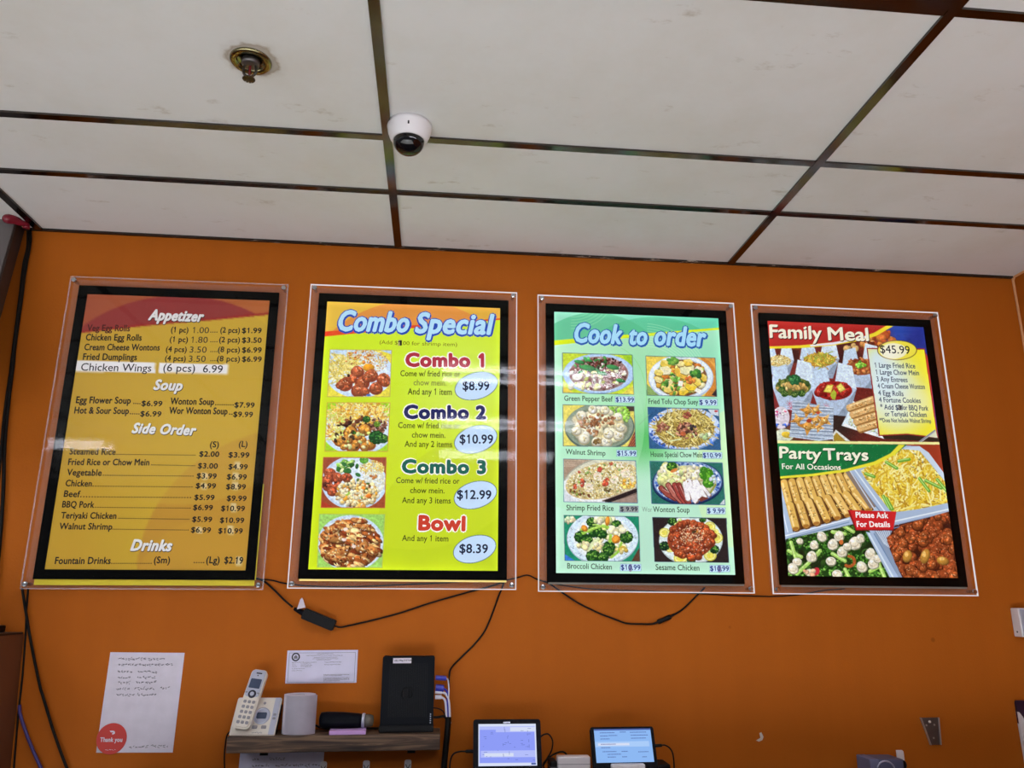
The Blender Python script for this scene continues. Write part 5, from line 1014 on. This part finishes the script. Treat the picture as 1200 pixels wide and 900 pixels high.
for x0, x1, z in [(.15, .22, .93), (.35, .52, .93), (.14, .27, .80), (.31, .36, .80), (.42, .60, .80), (.62, .94, .80), (.14, .40, .66), (.44, .56, .66), (.60, .73, .66), (.78, .92, .67)]: dashes(bm, x0 * w, x1 * w, z * h - .012, -.0026, .0085, rng, .9, .0006)
obj('pencil_lines', bm, M['ink'], t)['kind'] = 'stuff'
def hook(px, py, label):
    m, w, h = frame_of(at(px - 4, py + 26, -.001), at(px + 4, py + 26, -.001), at(px - 3.6, py, -.001)); t = placed('adhesive_hook', label, 'hook', m, 'hooks under the shelf')
    obj('hook_plate', prism(B(), rrect(0, 0, w, h, .006), -.003, 0, .0008), M['white'], t)
    bm = B(); tube(bm, [(w * .15, -.004, h * .80), (w * .40, -.005, h * .66), (w * .5, -.0055, h * .55)], .0011, 8); tube(bm, [(w * .85, -.004, h * .80), (w * .60, -.005, h * .66), (w * .5, -.0055, h * .55), (w * .5, -.0055, h * .30), (w * .5, -.018, h * .24), (w * .5, -.022, h * .34)], .0011, 8); obj('wire_hook', bm, M['inkd'], t, smooth=True)
hook(377.5, 892, 'white adhesive hook beside the bluish sheet under the shelf'); hook(428, 891, 'white adhesive hook under the middle of the wooden shelf'); hook(477, 890, 'white adhesive hook under the right part of the wooden shelf')

# ---------------------------------------------------------------- the shelf and what stands on it
SD = .118
a, b = at(266, 863.5, -SD), at(516, 860, -SD); sl = math.atan2(b.z - a.z, b.x - a.x); ZS = (a.z + b.z) / 2; XC = (a.x + b.x) / 2; LW = (b - a).length
t = thing('wall_shelf', 'dark stained wooden plank shelf on the orange wall', 'shelf', (XC, 0, ZS), (0, -sl, 0))
obj('plank', box(B(), (-LW / 2, -SD, -.044), (LW / 2, -.001, 0), .0025), M['wood'], t)
bm = B()
for s in (-1, 1): box(bm, (s * LW * .36 - .012, -.09, -.047), (s * LW * .36 + .012, -.001, -.0445)); box(bm, (s * LW * .36 - .012, -.004, -.075), (s * LW * .36 + .012, -.001, -.0445))
for i, s in enumerate((-1, 1)):
    bm = B(); box(bm, (s * LW * .36 - .012, -.09, -.0465), (s * LW * .36 + .012, -.003, -.0442)); box(bm, (s * LW * .36 - .012, -.0032, -.07), (s * LW * .36 + .012, -.001, -.0442)); obj('shelf_bracket', bm, M['black'], t)
def zs(x): return ZS + math.tan(sl) * (x - XC)                                     # height of the shelf top
# cordless phone: base and handset
bl, br, tl = at(268, 858, -.100), at(321, 862.5, -.114), at(278, 817, -.045)
bl.z = zs(bl.x) + .001; br.z = zs(br.x) + .001
m, w, h = frame_of(bl, br, tl)
t = placed('answering_machine', 'pearl white answering machine base of the cordless phone on the shelf', 'answering machine', m)
obj('body', prism(B(), rrect(0, 0, w, h, .006), 0, .010, .003), M['cream'], t)
obj('foot', prism(B(), [(.004, .004), (w - .004, .004), (w - .004, h * .9), (.004, h * .9)], .010, .036, .003), M['black'], t)
obj('side_strip', prism(B(), rrect(w * .86, .002, w * .985, h - .002, .003), -.0022, .0005, .001), M['silver'], t)
d = obj('display_ring', lathe(B(), [(.024, .001), (.024, -.003), (.021, -.005), (.019, -.0035)], 'y', 36, (w * .64, 0, h * .50)), M['silver'], t)
obj('display_window', prism(B(), rrect(w * .64 - .0145, h * .5 - .009, w * .64 + .0145, h * .5 + .009, .004), -.0056, -.0030, .0006), M['lcd'], d)
for x0, z0, x1, z1 in [(.48, .17, .59, .25), (.68, .17, .79, .25)]: obj('button', prism(B(), rrect(w * x0, h * z0, w * x1, h * z1, .002), -.003, .001, .0008), M['key'], t)
for z0 in (.50, .40): obj('button', prism(B(), rrect(w * .89, h * z0, w * .955, h * (z0 + .06), .002), -.0042, -.001, .0008), M['key'], t)
obj('status_light', lathe(B(), [(.004, .0005), (.004, -.0008)], 'y', 18, (w * .64, 0, h * .84)), M['key'], t); bm = B(); dashes(bm, w * .50, w * .72, h * .065, -.0006, .004, rng, 1, .0005); obj('base_print', bm, M['key'], t)
hb, hr, ht = at(272.5, 853, -.128), at(291.5, 855.5, -.1325), at(290.8, 783.5, -.044)
m, w, h = frame_of(hb, hr, ht)
hs = placed('phone_handset', 'white cordless phone handset standing in its base', 'phone handset', m)
obj('shell', prism(B(), rrect(0, 0, w, h, .012), -.006, .016, .004), M['cream'], hs)
obj('upper_face', prism(B(), rrect(.003, h * .52, w - .003, h - .003, .009), -.0075, -.004, .001), M['silver'], hs)
obj('display_window', prism(B(), rrect(w * .16, h * .665, w * .84, h * .825, .002), -.0092, -.006, .0006), M['lcd'], hs)
bm = B(); prism(bm, rrect(w * .36, h * .915, w * .72, h * .935, .0012), -.0086, -.006); lathe(bm, [(.0018, .001), (.0018, -.001)], 'y', 12, (w * .5, -.0078, h * .885)); obj('earpiece', bm, M['inkd'], hs)
n = obj('navigation_ring', lathe(B(), [(.0115, .001), (.0115, -.0016), (.0095, -.003), (.0065, -.0022)], 'y', 30, (w * .52, -.0072, h * .565)), M['inkd'], hs)
obj('navigation_button', lathe(B(), [(.0062, .002), (.0062, -.0022), (.005, -.003)], 'y', 24, (w * .52, -.0075, h * .565)), M['silver'], n)
for r_ in range(5):
    for c_ in range(3):
        x, z = w * (.24 + .27 * c_), h * (.435 - .085 * r_); obj('key', prism(B(), rrect(x - w * .095, z - h * .024, x + w * .095, z + h * .024, .0025), -.0085, -.005, .0008), M['key'], hs)
for s in (.14, .88): obj('key', prism(B(), rrect(w * s - w * .08, h * .575, w * s + w * .08, h * .60, .002), -.0085, -.006, .0006), M['key'], hs)
cord('phone_cable', 'thin black cord hanging from the phone at the left end of the shelf', [Vector((at(270, 858, -.06).x, -.055, zs(-.1) + .006)), at(266, 862, -.07), at(263.5, 878, -.10), at(263, 895, -.10), at(265, 925, -.06)], .0022, M['cord'])
# paper roll
a = at(347.5, 862, -.078); r_ = .0475; hh = .106
t = thing('paper_roll', 'upright white receipt paper roll with a loose end on the shelf', 'paper roll', (a.x, -.066, zs(a.x) + .0005))
bm = B(); prof = [(.017, hh), (.017, 0), (r_, 0), (r_, hh)]
def tubewall(bm, ri, ro, z0, z1, n=48):
    rows = [[bm.verts.new((q_ * math.cos(6.2832 * i / n), q_ * math.sin(6.2832 * i / n), z)) for i in range(n)] for q_, z in ((ri, z0), (ro, z0), (ro, z1), (ri, z1))]
    fs = [bm.faces.new((rows[k][i], rows[k][(i + 1) % n], rows[(k + 1) % 4][(i + 1) % n], rows[(k + 1) % 4][i])) for k in range(4) for i in range(n)]; bmesh.ops.recalc_face_normals(bm, faces=fs)
tubewall(bm, .0150, r_ * .96, 0, hh); obj('roll', bm, M['paper'], t)
bm = B(); tubewall(bm, .0132, .0149, .001, hh - .012); obj('core_tube', bm, M['core'], t)  # card colour darkened to give the shade inside the hole
bm = B(); n = 16; g0 = []
for i in range(n + 1):
    s = i / n; a_ = -2.4 + 2.1 * s; q_ = r_ * .965 + .009 * s * s * s; g0.append([bm.verts.new((q_ * math.cos(a_), q_ * math.sin(a_), z)) for z in (.0, hh)])
for i in range(n): bm.faces.new((g0[i][0], g0[i + 1][0], g0[i + 1][1], g0[i][1]))
bmesh.ops.solidify(bm, geom=bm.faces[:], thickness=.0006); obj('loose_end', bm, M['paper'], t, smooth=False)
# black oblong device on a lilac note pad
a = at(406, 858, -.088); t = thing('sticky_note_pad', 'small lilac note pad under the black device on the shelf', 'note pad', (a.x, -.090, zs(a.x) + .0005), (0, 0, .06))
bm = B(); box(bm, (-.048, -.026, 0), (.056, .048, .0105), .001); obj('pad', bm, M['pink'], t)
a0, a1 = at(374, 848, -.062), at(438, 848, -.062); zc = zs(a0.x) + .034
t = thing('handheld_device', 'black oblong device with a clear banded end lying on the shelf', 'device', (a0.x, -.062, zc), (0, .015, 0)); L = a1.x - a0.x
bm = B(); lathe(bm, [(.012, 0), (.0215, .004), (.0235, .02), (.023, L * .45), (.0205, L * .72), (.019, L * .78)], 'x', 32)
for v in bm.verts: v.co.z = max(v.co.z, -.0225)
obj('casing', bm, M['satin'], t, smooth=True)
obj('end_band', lathe(B(), [(.0192, L * .78), (.0205, L * .785), (.0205, L * .83), (.0192, L * .835)], 'x', 32), M['silver'], t, smooth=True)
obj('clear_end', lathe(B(), [(.0188, L * .835), (.0186, L * .92), (.015, L * .985), (.006, L)], 'x', 32), M['clear'], t, smooth=True)
cord('power_cable', 'short black cord behind the paper roll on the shelf', [(a0.x - .045, -.012, zs(a0.x) + .035), (a0.x - .02, -.02, zs(a0.x) + .016), (a0.x + .03, -.025, zs(a0.x) + .005), (a1.x + .03, -.02, zs(a1.x) + .004)], .003, M['cord'])
# upright router
bl, br, tl = at(445, 853.5, -.086), at(507.5, 854.5, -.086), at(447.2, 769, -.082); bl.z = zs(bl.x); br.z = zs(br.x)
m, w, h = frame_of(bl, br, tl)
t = placed('router', 'upright black router with a white label on the right end of the shelf', 'router', m)
obj('casing', prism(B(), rrect(0, .004, w, h, .006), 0, .040, .003), M['satin'], t)
obj('base_foot', prism(B(), rrect(-.003, .0005, w + .001, .020, .004), -.006, .048, .002), M['black'], t)
bm = B()
for i in range(22): box(bm, (w * .14 + i * w * .034, -.0012, h * .20), (w * .14 + i * w * .034 + .0022, .001, h * .90))
obj('vent_ribs', bm, M['black'], t)
bm = B(); tube(bm, [(w * .5 + .018 * math.cos(q_), -.0016, h * .50 + .018 * math.sin(q_)) for q_ in np.linspace(.6, 4.6, 14)], .0016, 6); tube(bm, [(w * .52 + .010 * math.cos(q_), -.0016, h * .49 + .010 * math.sin(q_)) for q_ in np.linspace(3.6, 7.2, 12)], .0016, 6); tube(bm, [(w * .5 + .002, -.0016, h * .44), (w * .53, -.0016, h * .5), (w * .5, -.0016, h * .57)], .0016, 6); obj('swirl_emblem', bm, M['black'], t, smooth=True)
lb = obj('paper_label', box(B(), (w * .20, -.0022, h * .905), (w * .55, -.001, h * .975), .0003), M['paper'], t)
bm = B(); dashes(bm, w * .22, w * .53, h * .938, -.0025, .0042, rng, 1., .0006); obj('label_print', bm, M['inkd'], lb)
bm = B()
for i in range(5): box(bm, (w * .935, -.0016, h * (.115 + .028 * i)), (w * .955, 0, h * (.115 + .028 * i) + .0028))
obj('indicator_lights', bm, M['silver'], t)
xr = at(509.5, 800, -.06).x; yy = -.062
def plug(label, px0, py0, px1, py1, m_, path, r, mc, nm='network_cable', rr=.006):
    a, b = at(px0, py0, yy), at(px1, py1, yy); t = thing(nm, label, 'cable', a)
    obj('plug', tube(B(), [Vector(), (b - a) * .5, b - a], rr, 8, smooth=False), m_, t); obj('cord', tube(B(), [p_ - a for p_ in [b] + wl(path, -.056)], r), mc, t, smooth=True)
plug('blue cable plugged in highest at the side of the black router', 510.5, 794, 523, 795, M['blue'], [(525, 797), (526, 808), (525.5, 819)], .0022, M['whitecord'], rr=.007)
plug('dark blue cable plugged into the middle of the black router', 510.5, 806, 520, 807, M['blue'], [(524, 811), (524.5, 824), (525.2, 846)], .003, M['blue'], rr=.0105)
plug('white cable curving widest from the side of the black router', 510, 810.5, 518, 811, M['whitecord'], [(523, 814), (526.2, 824), (527.4, 848)], .0034, M['whitecord'], rr=.006)
plug('white cable plugged in lowest at the side of the black router', 510, 817, 517.5, 817, M['whitecord'], [(521, 820), (522.6, 828), (523.4, 848)], .0034, M['whitecord'], rr=.006)
cord('power_cable', 'black plug and cord at the foot of the black router', wl([(508, 840.5), (514, 840.3), (520, 839.5), (524, 843)], -.058), .0035, M['cord'])
cord('power_cable', 'thin black wire bowing out from the side of the black router', wl([(508, 829.5), (514, 830.5), (519, 833.5), (522, 840)], -.058), .0018, M['cord'])
cord('cable_sleeve', 'thick black cable sleeve hanging down beside the shelf end', wl([(525.3, 840), (525, 848), (523.5, 866), (521.5, 885), (520, 905), (519, 925)], -.056), .0092, M['cord'], cat='cable sleeve')

# ---------------------------------------------------------------- cords between and below the boards
Y0 = -.0045
cord('power_cable', 'black cord from the Combo Special board down to the router', wl([(590.5, 682), (588, 690), (584.5, 698), (577, 719), (568, 739.5), (556, 755), (541, 770), (529, 782.5), (526.6, 792), (526, 806)], [Y0, -.006, -.008, -.008, -.008, -.008, -.008, -.02, -.045, -.055]), .0028, M['cord'])
cord('power_cable', 'black cord sloping from the price list board down to the adapter', wl([(299, 677), (310, 681.5), (322, 692), (333, 703), (343, 711.5)], [Y0, Y0, -.01, -.012, -.016]), .0030, M['cord'])
a, b = at(355.5, 718.5, -.018), at(392, 733.5, -.018); d_ = (b - a); ang = math.atan2(d_.z, d_.x)
t = thing('power_adapter', 'black inline power adapter hanging below the Combo Special board', 'power adapter', (a.x, -.001, a.z), (0, -ang, 0)); L = d_.length
obj('adapter_body', prism(B(), rrect(0, -.0165, L, .0165, .005), -.032, 0, .003), M['black'], t)
obj('strain_relief', tube(B(), [(-.032, -.016, .002), (-.016, -.016, .001), (.002, -.016, 0)], lambda u: .005 + .005 * u, 10, smooth=False), M['satin'], t)
obj('adapter_seam', box(B(), (.006, -.0325, -.0006), (L - .006, -.0315, .0006)), M['cord'], t)
m, w, h = frame_of(at(348, 714, -.034), at(358, 713, -.034), at(350.5, 701, -.004)); t = placed('tape_strip', 'bit of whitish tape above the black adapter', 'tape', m)
obj('tape_piece', prism(B(), [(0, 0), (w, h * .08), (w * .62, h * .8), (w * .45, h), (w * .25, h * .85)], -.0008, 0), M['paper'], t)
cord('power_cable', 'black cord rising from the adapter to the Combo Special board', wl([(391, 733), (399, 735), (412, 732.5), (440, 726), (470, 718), (500, 708), (527, 700), (553, 692.8), (575, 687), (590, 682)], [-.016, -.012, -.008, -.006, -.006, -.006, -.006, -.006, -.005, Y0]), .0026, M['cord'])
cord('power_cable', 'thin black cord seen through the lower edge of the Combo Special board', wl([(301, 678.5), (318, 680), (336, 684), (368, 687), (410, 687.5), (445, 686.5), (475, 685), (520, 683), (548, 681), (585, 681), (606, 677), (618, 674), (630, 679), (645, 684)], -.0040), .0022, M['cord'])
cord('power_cable', 'black cord with an inline connector sagging below the Cook to order board', wl([(638, 681), (647, 686), (661, 695.8), (675.5, 705.5), (690, 713), (704, 719.5), (720, 725.5), (734, 730.5), (750, 731.3), (766, 731), (779, 726), (789, 721), (800, 714), (814.5, 700), (826, 688.5)], [Y0, Y0] + [-.006] * 11 + [Y0, Y0]), .0027, M['cord'])
a = wl([(766, 731), (771, 729), (778, 726.2), (784, 723.5), (790, 720)], -.006); k = tag(obj('cord_connector', tube(B(), [a[0], a[1], a[1].lerp(a[2], .2), a[3], a[4]], lambda u: .0032 + .0042 * (1 if .22 < u < .82 else 0), 12), M['black'], smooth=True), 'black inline connector on the cord below the Cook to order board', 'connector')
cord('power_cable', 'thin black cord along the lower edge of the Cook to order board', wl([(641, 682), (660, 686), (690, 690), (720, 691.5), (767, 693), (820, 695.5), (860, 698), (886, 698.5), (906, 699), (935, 697), (965, 692), (990, 690)], -.0040), .0020, M['cord'])

# ---------------------------------------------------------------- counter below, tablets and boxes
ZC = FLOOR_DROP - .475
t = thing('counter', 'dark back counter along the foot of the orange wall', 'counter', (.9, 0, 0))
obj('worktop', box(B(), (-1.3, -.55, ZC - .04), (1.74, -.001, ZC), .004), M['counter'], t); obj('counter_front', box(B(), (-1.3, -.52, 0), (1.74, -.001, ZC - .041)), M['brown'], t)
M['screen1'] = emission('tablet_screen_violet', 0x8E9CF6, 1.0); M['screen2'] = emission('tablet_screen_blue', 0x8DB8F2, 1.0); M['screenwhite'] = emission('tablet_screen_white', 0xD6DEF4, 1.0)
M['screenlilac'] = emission('tablet_screen_lilac', 0xB4BEFA, 1.0); M['screenink'] = emission('tablet_screen_lines', 0x5468AE, .9)
def tablet(label, bl, br, tl, sx0, sx1, sz0, sz1, scr, kind):
    m, w, h = frame_of(bl, br, tl); t = placed('tablet', label, 'tablet', m, 'order tablets on the counter')
    obj('case', prism(B(), rrect(0, 0, w, h, .008), 0, .014, .003), M['satin'], t)
    s = obj('screen', box(B(), (w * sx0, -.0012, h * sz0), (w * sx1, .004, h * sz1)), scr, t)
    bm = B(); X, Z = (lambda u: w * (sx0 + (sx1 - sx0) * u)), (lambda v: h * (sz0 + (sz1 - sz0) * v))
    def rect(u0, v0, u1, v1, y=-.0016, mi=0): bm.faces.new([bm.verts.new(q_) for q_ in ((X(u0), y, Z(v0)), (X(u1), y, Z(v0)), (X(u1), y, Z(v1)), (X(u0), y, Z(v1)))]).material_index = mi
    if kind == 1:
        rect(0, .94, 1, 1); rect(0, 0, 1, .07); rect(0, .07, .02, .94); rect(.975, .07, 1, .94)
        rect(.02, .86, .98, .94, mi=1); rect(.30, .80, .98, .86, mi=1); rect(.04, .20, .98, .36, mi=1); rect(.55, .82, .98, .92, -.0018); rect(.10, .22, .60, .30, -.0018)
        for i in range(26): u, v_ = rng.uniform(.05, .93), rng.uniform(.12, .9); rect(u, v_, u + rng.uniform(.01, .06), v_ + .008, -.0021, 2)
        for i in range(14): u, v_ = rng.choice([.44, .46, .86, .88, .52]) + rng.uniform(-.02, .02), rng.uniform(.15, .85); rect(u, v_, u + .006, v_ + rng.uniform(.03, .08), -.0021, 2)
        rect(.90, .02, .98, .065, -.0021, 2)
        obj('screen_picture', bm, [M['screenwhite'], M['screenlilac'], M['screenink']], s)
        obj('camera_bar', prism(B(), rrect(w * .44, h * .918, w * .545, h * .945, .0018), -.0020, 0, .0006), M['silver'], t)
    else:
        rect(0, .955, 1, 1, mi=2)
        for u0, u1, v_ in [(.10, .36, .875), (.45, .56, .89), (.63, .92, .88), (.10, .24, .78), (.25, .40, .79), (.10, .26, .69), (.64, .94, .79), (.64, .90, .70), (.10, .36, .53), (.10, .26, .43), (.12, .36, .31), (.45, .56, .31), (.74, .92, .29), (.20, .44, .23), (.20, .34, .15), (.45, .54, .15), (.80, .88, .14)]:
            u = u0
            while u < u1: d = rng.uniform(.012, .035); rect(u, v_, min(u + d * .8, u1), v_ + .022, -.0018, 2); u += d
        rect(.0, .46, .95, .62, -.0015, 1); rect(.05, .50, .60, .57, -.0016, 0)
        obj('screen_picture', bm, [M['screenwhite'], M['screenlilac2'], M['screenink']], s)
        bm = B()
        for q_ in (.40, .56, .73): obj('touch_button', lathe(B(), [(.0022, .001), (.0022, -.0008)], 'y', 12, (w * q_, 0, h * .045)), M['silver'], t)
    st = obj('stand', prism(B(), [(w * .2, -.0), (w * .8, -.0), (w * .7, h * .6), (w * .3, h * .6)], .0145, .020, .001), M['black'], t); return m, w, h
M['screenlilac2'] = emission('tablet_screen_pale_blue', 0xA9CBF8, 1.0)
tablet('tablet in black case with a violet blue screen, left on the counter', at(554.5, 907, -.150), at(635.8, 906, -.150), at(554.2, 842.8, -.105), .075, .925, .135, .905, M['screen1'], 1)
tablet('tablet with a pale blue order screen tilted right on the counter', at(695.5, 904, -.150), at(772, 902.5, -.150), at(690.5, 852, -.110), .058, .945, .185, .945, M['screen2'], 2)
for nm, lb, x0, x1, y0, y1, top, mk in [('receipt_printer', 'small white box between the two tablets', 653.5, 692, -.13, -.095, 887, 'white'), ('socket_block', 'black plug block beside the small white box', 645, 653, -.13, -.07, 892, 'black'), ('card_reader', 'white piece standing in front of the right tablet', 717, 756.5, -.185, -.165, 896, 'white'), ('adapter_box', 'low black box to the right of the pale blue tablet', 772, 786, -.14, -.06, 896, 'black')]:
    a, b = at(x0, top, y0), at(x1, top, y0); o = thing(nm, lb, 'box', ((a.x + b.x) / 2, (y0 + y1) / 2, ZC)); wv, dv, hv = (b.x - a.x) / 2, (y1 - y0) / 2, a.z - ZC
    obj('casing', box(B(), (-wv, -dv, 0), (wv, dv, hv), .004), M[mk], o); obj('lid_seam', ringbox(B(), wv + .0004, .0012, .0, .0, 0, 0) if False else box(B(), (-wv - .0005, -dv - .0005, hv * .72), (wv + .0005, dv + .0005, hv * .74)), M['key'], o)
cord('power_cable', 'black cord plugged into the left side of the left tablet', wl([(555.5, 880.5), (545, 880.5), (538, 880.8), (531, 884), (527.5, 893), (527, 910), (527, 925)], -.12), lambda u: .0046 if u < .16 else .0022, M['cord'])
cord('power_cable', 'black cord looping out from the right side of the left tablet', wl([(632.5, 864.5), (637, 861), (643, 860.5), (647.5, 868), (646.5, 879), (641, 889), (636.5, 896), (640, 905)], -.11), .0022, M['cord'])
cord('power_cable', 'black cord arching over behind the small white box', wl([(636, 898), (642, 889), (650, 883.5), (658, 881), (663, 883), (665.5, 888)], -.065), .0028, M['cord'])
cord('power_cable', 'black cord plugged into the right side of the pale blue tablet', wl([(767, 874), (774, 873.5), (780, 873.5), (786, 878), (789, 886), (790, 900), (790, 920)], -.125), lambda u: .0046 if u < .2 else .0022, M['cord'])

# ---------------------------------------------------------------- right part of the wall
m, w, h = frame_of(at(1088, 872.5, -.001), at(1102.2, 872.3, -.001), at(1088.5, 840.6, -.001)); m.translation = at(1090.7, 872.7, -.001)
t = placed('metal_bracket', 'tapered grey steel bracket screwed to the right part of the wall', 'bracket', m)
wt = .0635; wb = .030; x_ = -.0225
obj('plate', prism(B(), [(0, 0), (wb, 0), (wb + .006, h), (x_ - .004, h)], -.003, 0, .0006), M['steel'], t)
obj('flange', prism(B(), [(-.004, 0), (.0, 0), (x_, h), (x_ - .004, h)], -.006, 0), M['steeledge'], t); obj('flange', prism(B(), [(wb, 0), (wb + .004, 0), (wb + .008, h), (wb + .004, h)], -.006, 0), M['steeledge'], t)
for x, z in [(-.008, .72), (.019, .73), (.011, .25)]: obj('screw', lathe(B(), [(.0030, 0), (.0030, -.001), (.0018, -.0022)], 'y', 14, (x, -.003, h * z)), M['steeledge'], t)
obj('screw', lathe(B(), [(.0042, 0), (.0042, -.002), (.003, -.005)], 'y', 12, (.004, -.003, h * .85)), M['chip'], t)
m, w, h = frame_of(at(886, 869, -.001), at(895, 869, -.001), at(886, 858, -.001)); t = placed('paint_chip', 'small white patch of peeled paint on the orange wall', 'paint chip', m)
obj('chip', prism(B(), [(0, .12 * h), (.35 * w, 0), (.8 * w, .15 * h), (w, .5 * h), (.75 * w, h), (.5 * w, .9 * h), (.6 * w, .4 * h)], -.0012, 0), M['chip'], t)
a, b = at(1019, 890, -.14), at(1058.5, 889.5, -.14); t = thing('card_terminal', 'blue grey plastic device at the bottom edge right of centre', 'card terminal', ((a.x + b.x) / 2, -.10, ZC)); wv, hv = (b.x - a.x) / 2, a.z - ZC
obj('casing', box(B(), (-wv * .45, -.04, .001), (wv, .04, hv), .003), M['greybox'], t); obj('side_block', box(B(), (-wv, -.042, .001), (-wv * .46, .04, hv + .001), .003), M['silver'] if False else mat('lighter_blue_grey', 0x6A7090, .5), t)
obj('knob', lathe(B(), [(.012, 0), (.012, .012), (.009, .016)], 'x', 20, (wv, -.02, hv - .018)), M['black'], t)
bm = B(); tube(bm, [(-wv * .1 + .03 * math.cos(q_), -.0405, hv - .035 + .03 * math.sin(q_)) for q_ in np.linspace(.4, 2.7, 12)], .0025, 8); obj('ring_mark', bm, M['silver'], t, smooth=True)
tz = ZC + hv
for px0, px1, py, lb in [(1028.5, 1035.5, 887, 'short white tab behind the blue grey device'), (1050, 1058, 879, 'taller white tab behind the blue grey device')]:
    a, b = at(px0, py, -.055), at(px1, py, -.055); tag(obj('paper_tab', prism(B(), [(a.x, ZC), (b.x + .002, ZC), (b.x + .001, a.z - .004), (b.x - .003, a.z), (a.x, a.z)], -.057, -.053, .0006), M['white']), lb, 'tab', 'white tabs behind the device')
a, b = at(1183, 712.5, 0), at(1188.5, 746, 0); xl = (a.x + b.x) / 2
t = thing('switch_box', 'white surface mounted box on the wall at the right edge', 'switch box', (xl, 0, b.z)); hv = a.z - b.z
obj('housing', box(B(), (0, -.040, 0), (.14, -.001, hv), .003), M['white'], t); obj('face_plate', box(B(), (.004, -.045, .004), (.136, -.0402, hv - .004), .002), M['silver'], t)
obj('switch', box(B(), (.030, -.050, hv * .32), (.055, -.0452, hv * .72), .002), M['steel'], t); obj('screw', lathe(B(), [(.003, 0), (.003, .0015)], 'x', 12, (-.0014, -.02, .016)), M['steel'], t)
a, b = at(1190.5, 821, -.012), at(1200, 885, -.012)
t = thing('soap_dispenser', 'dark topped white dispenser on the wall at the lower right edge', 'dispenser', (a.x, 0, ZC)); hv = a.z - ZC
obj('back_plate', prism(B(), rrect(.0, hv - .075, .15, hv, .008), -.011, -.001, .002), mat('dark_plum_plastic', 0x2A1630, .4), t)
obj('white_cover', prism(B(), [(.0, hv - .034), (.006, hv - .036), (.016, hv - .050), (.030, hv - .082), (.15, hv - .085), (.15, .001), (.004, .001)], -.0135, -.001, .0012), M['white'], t)
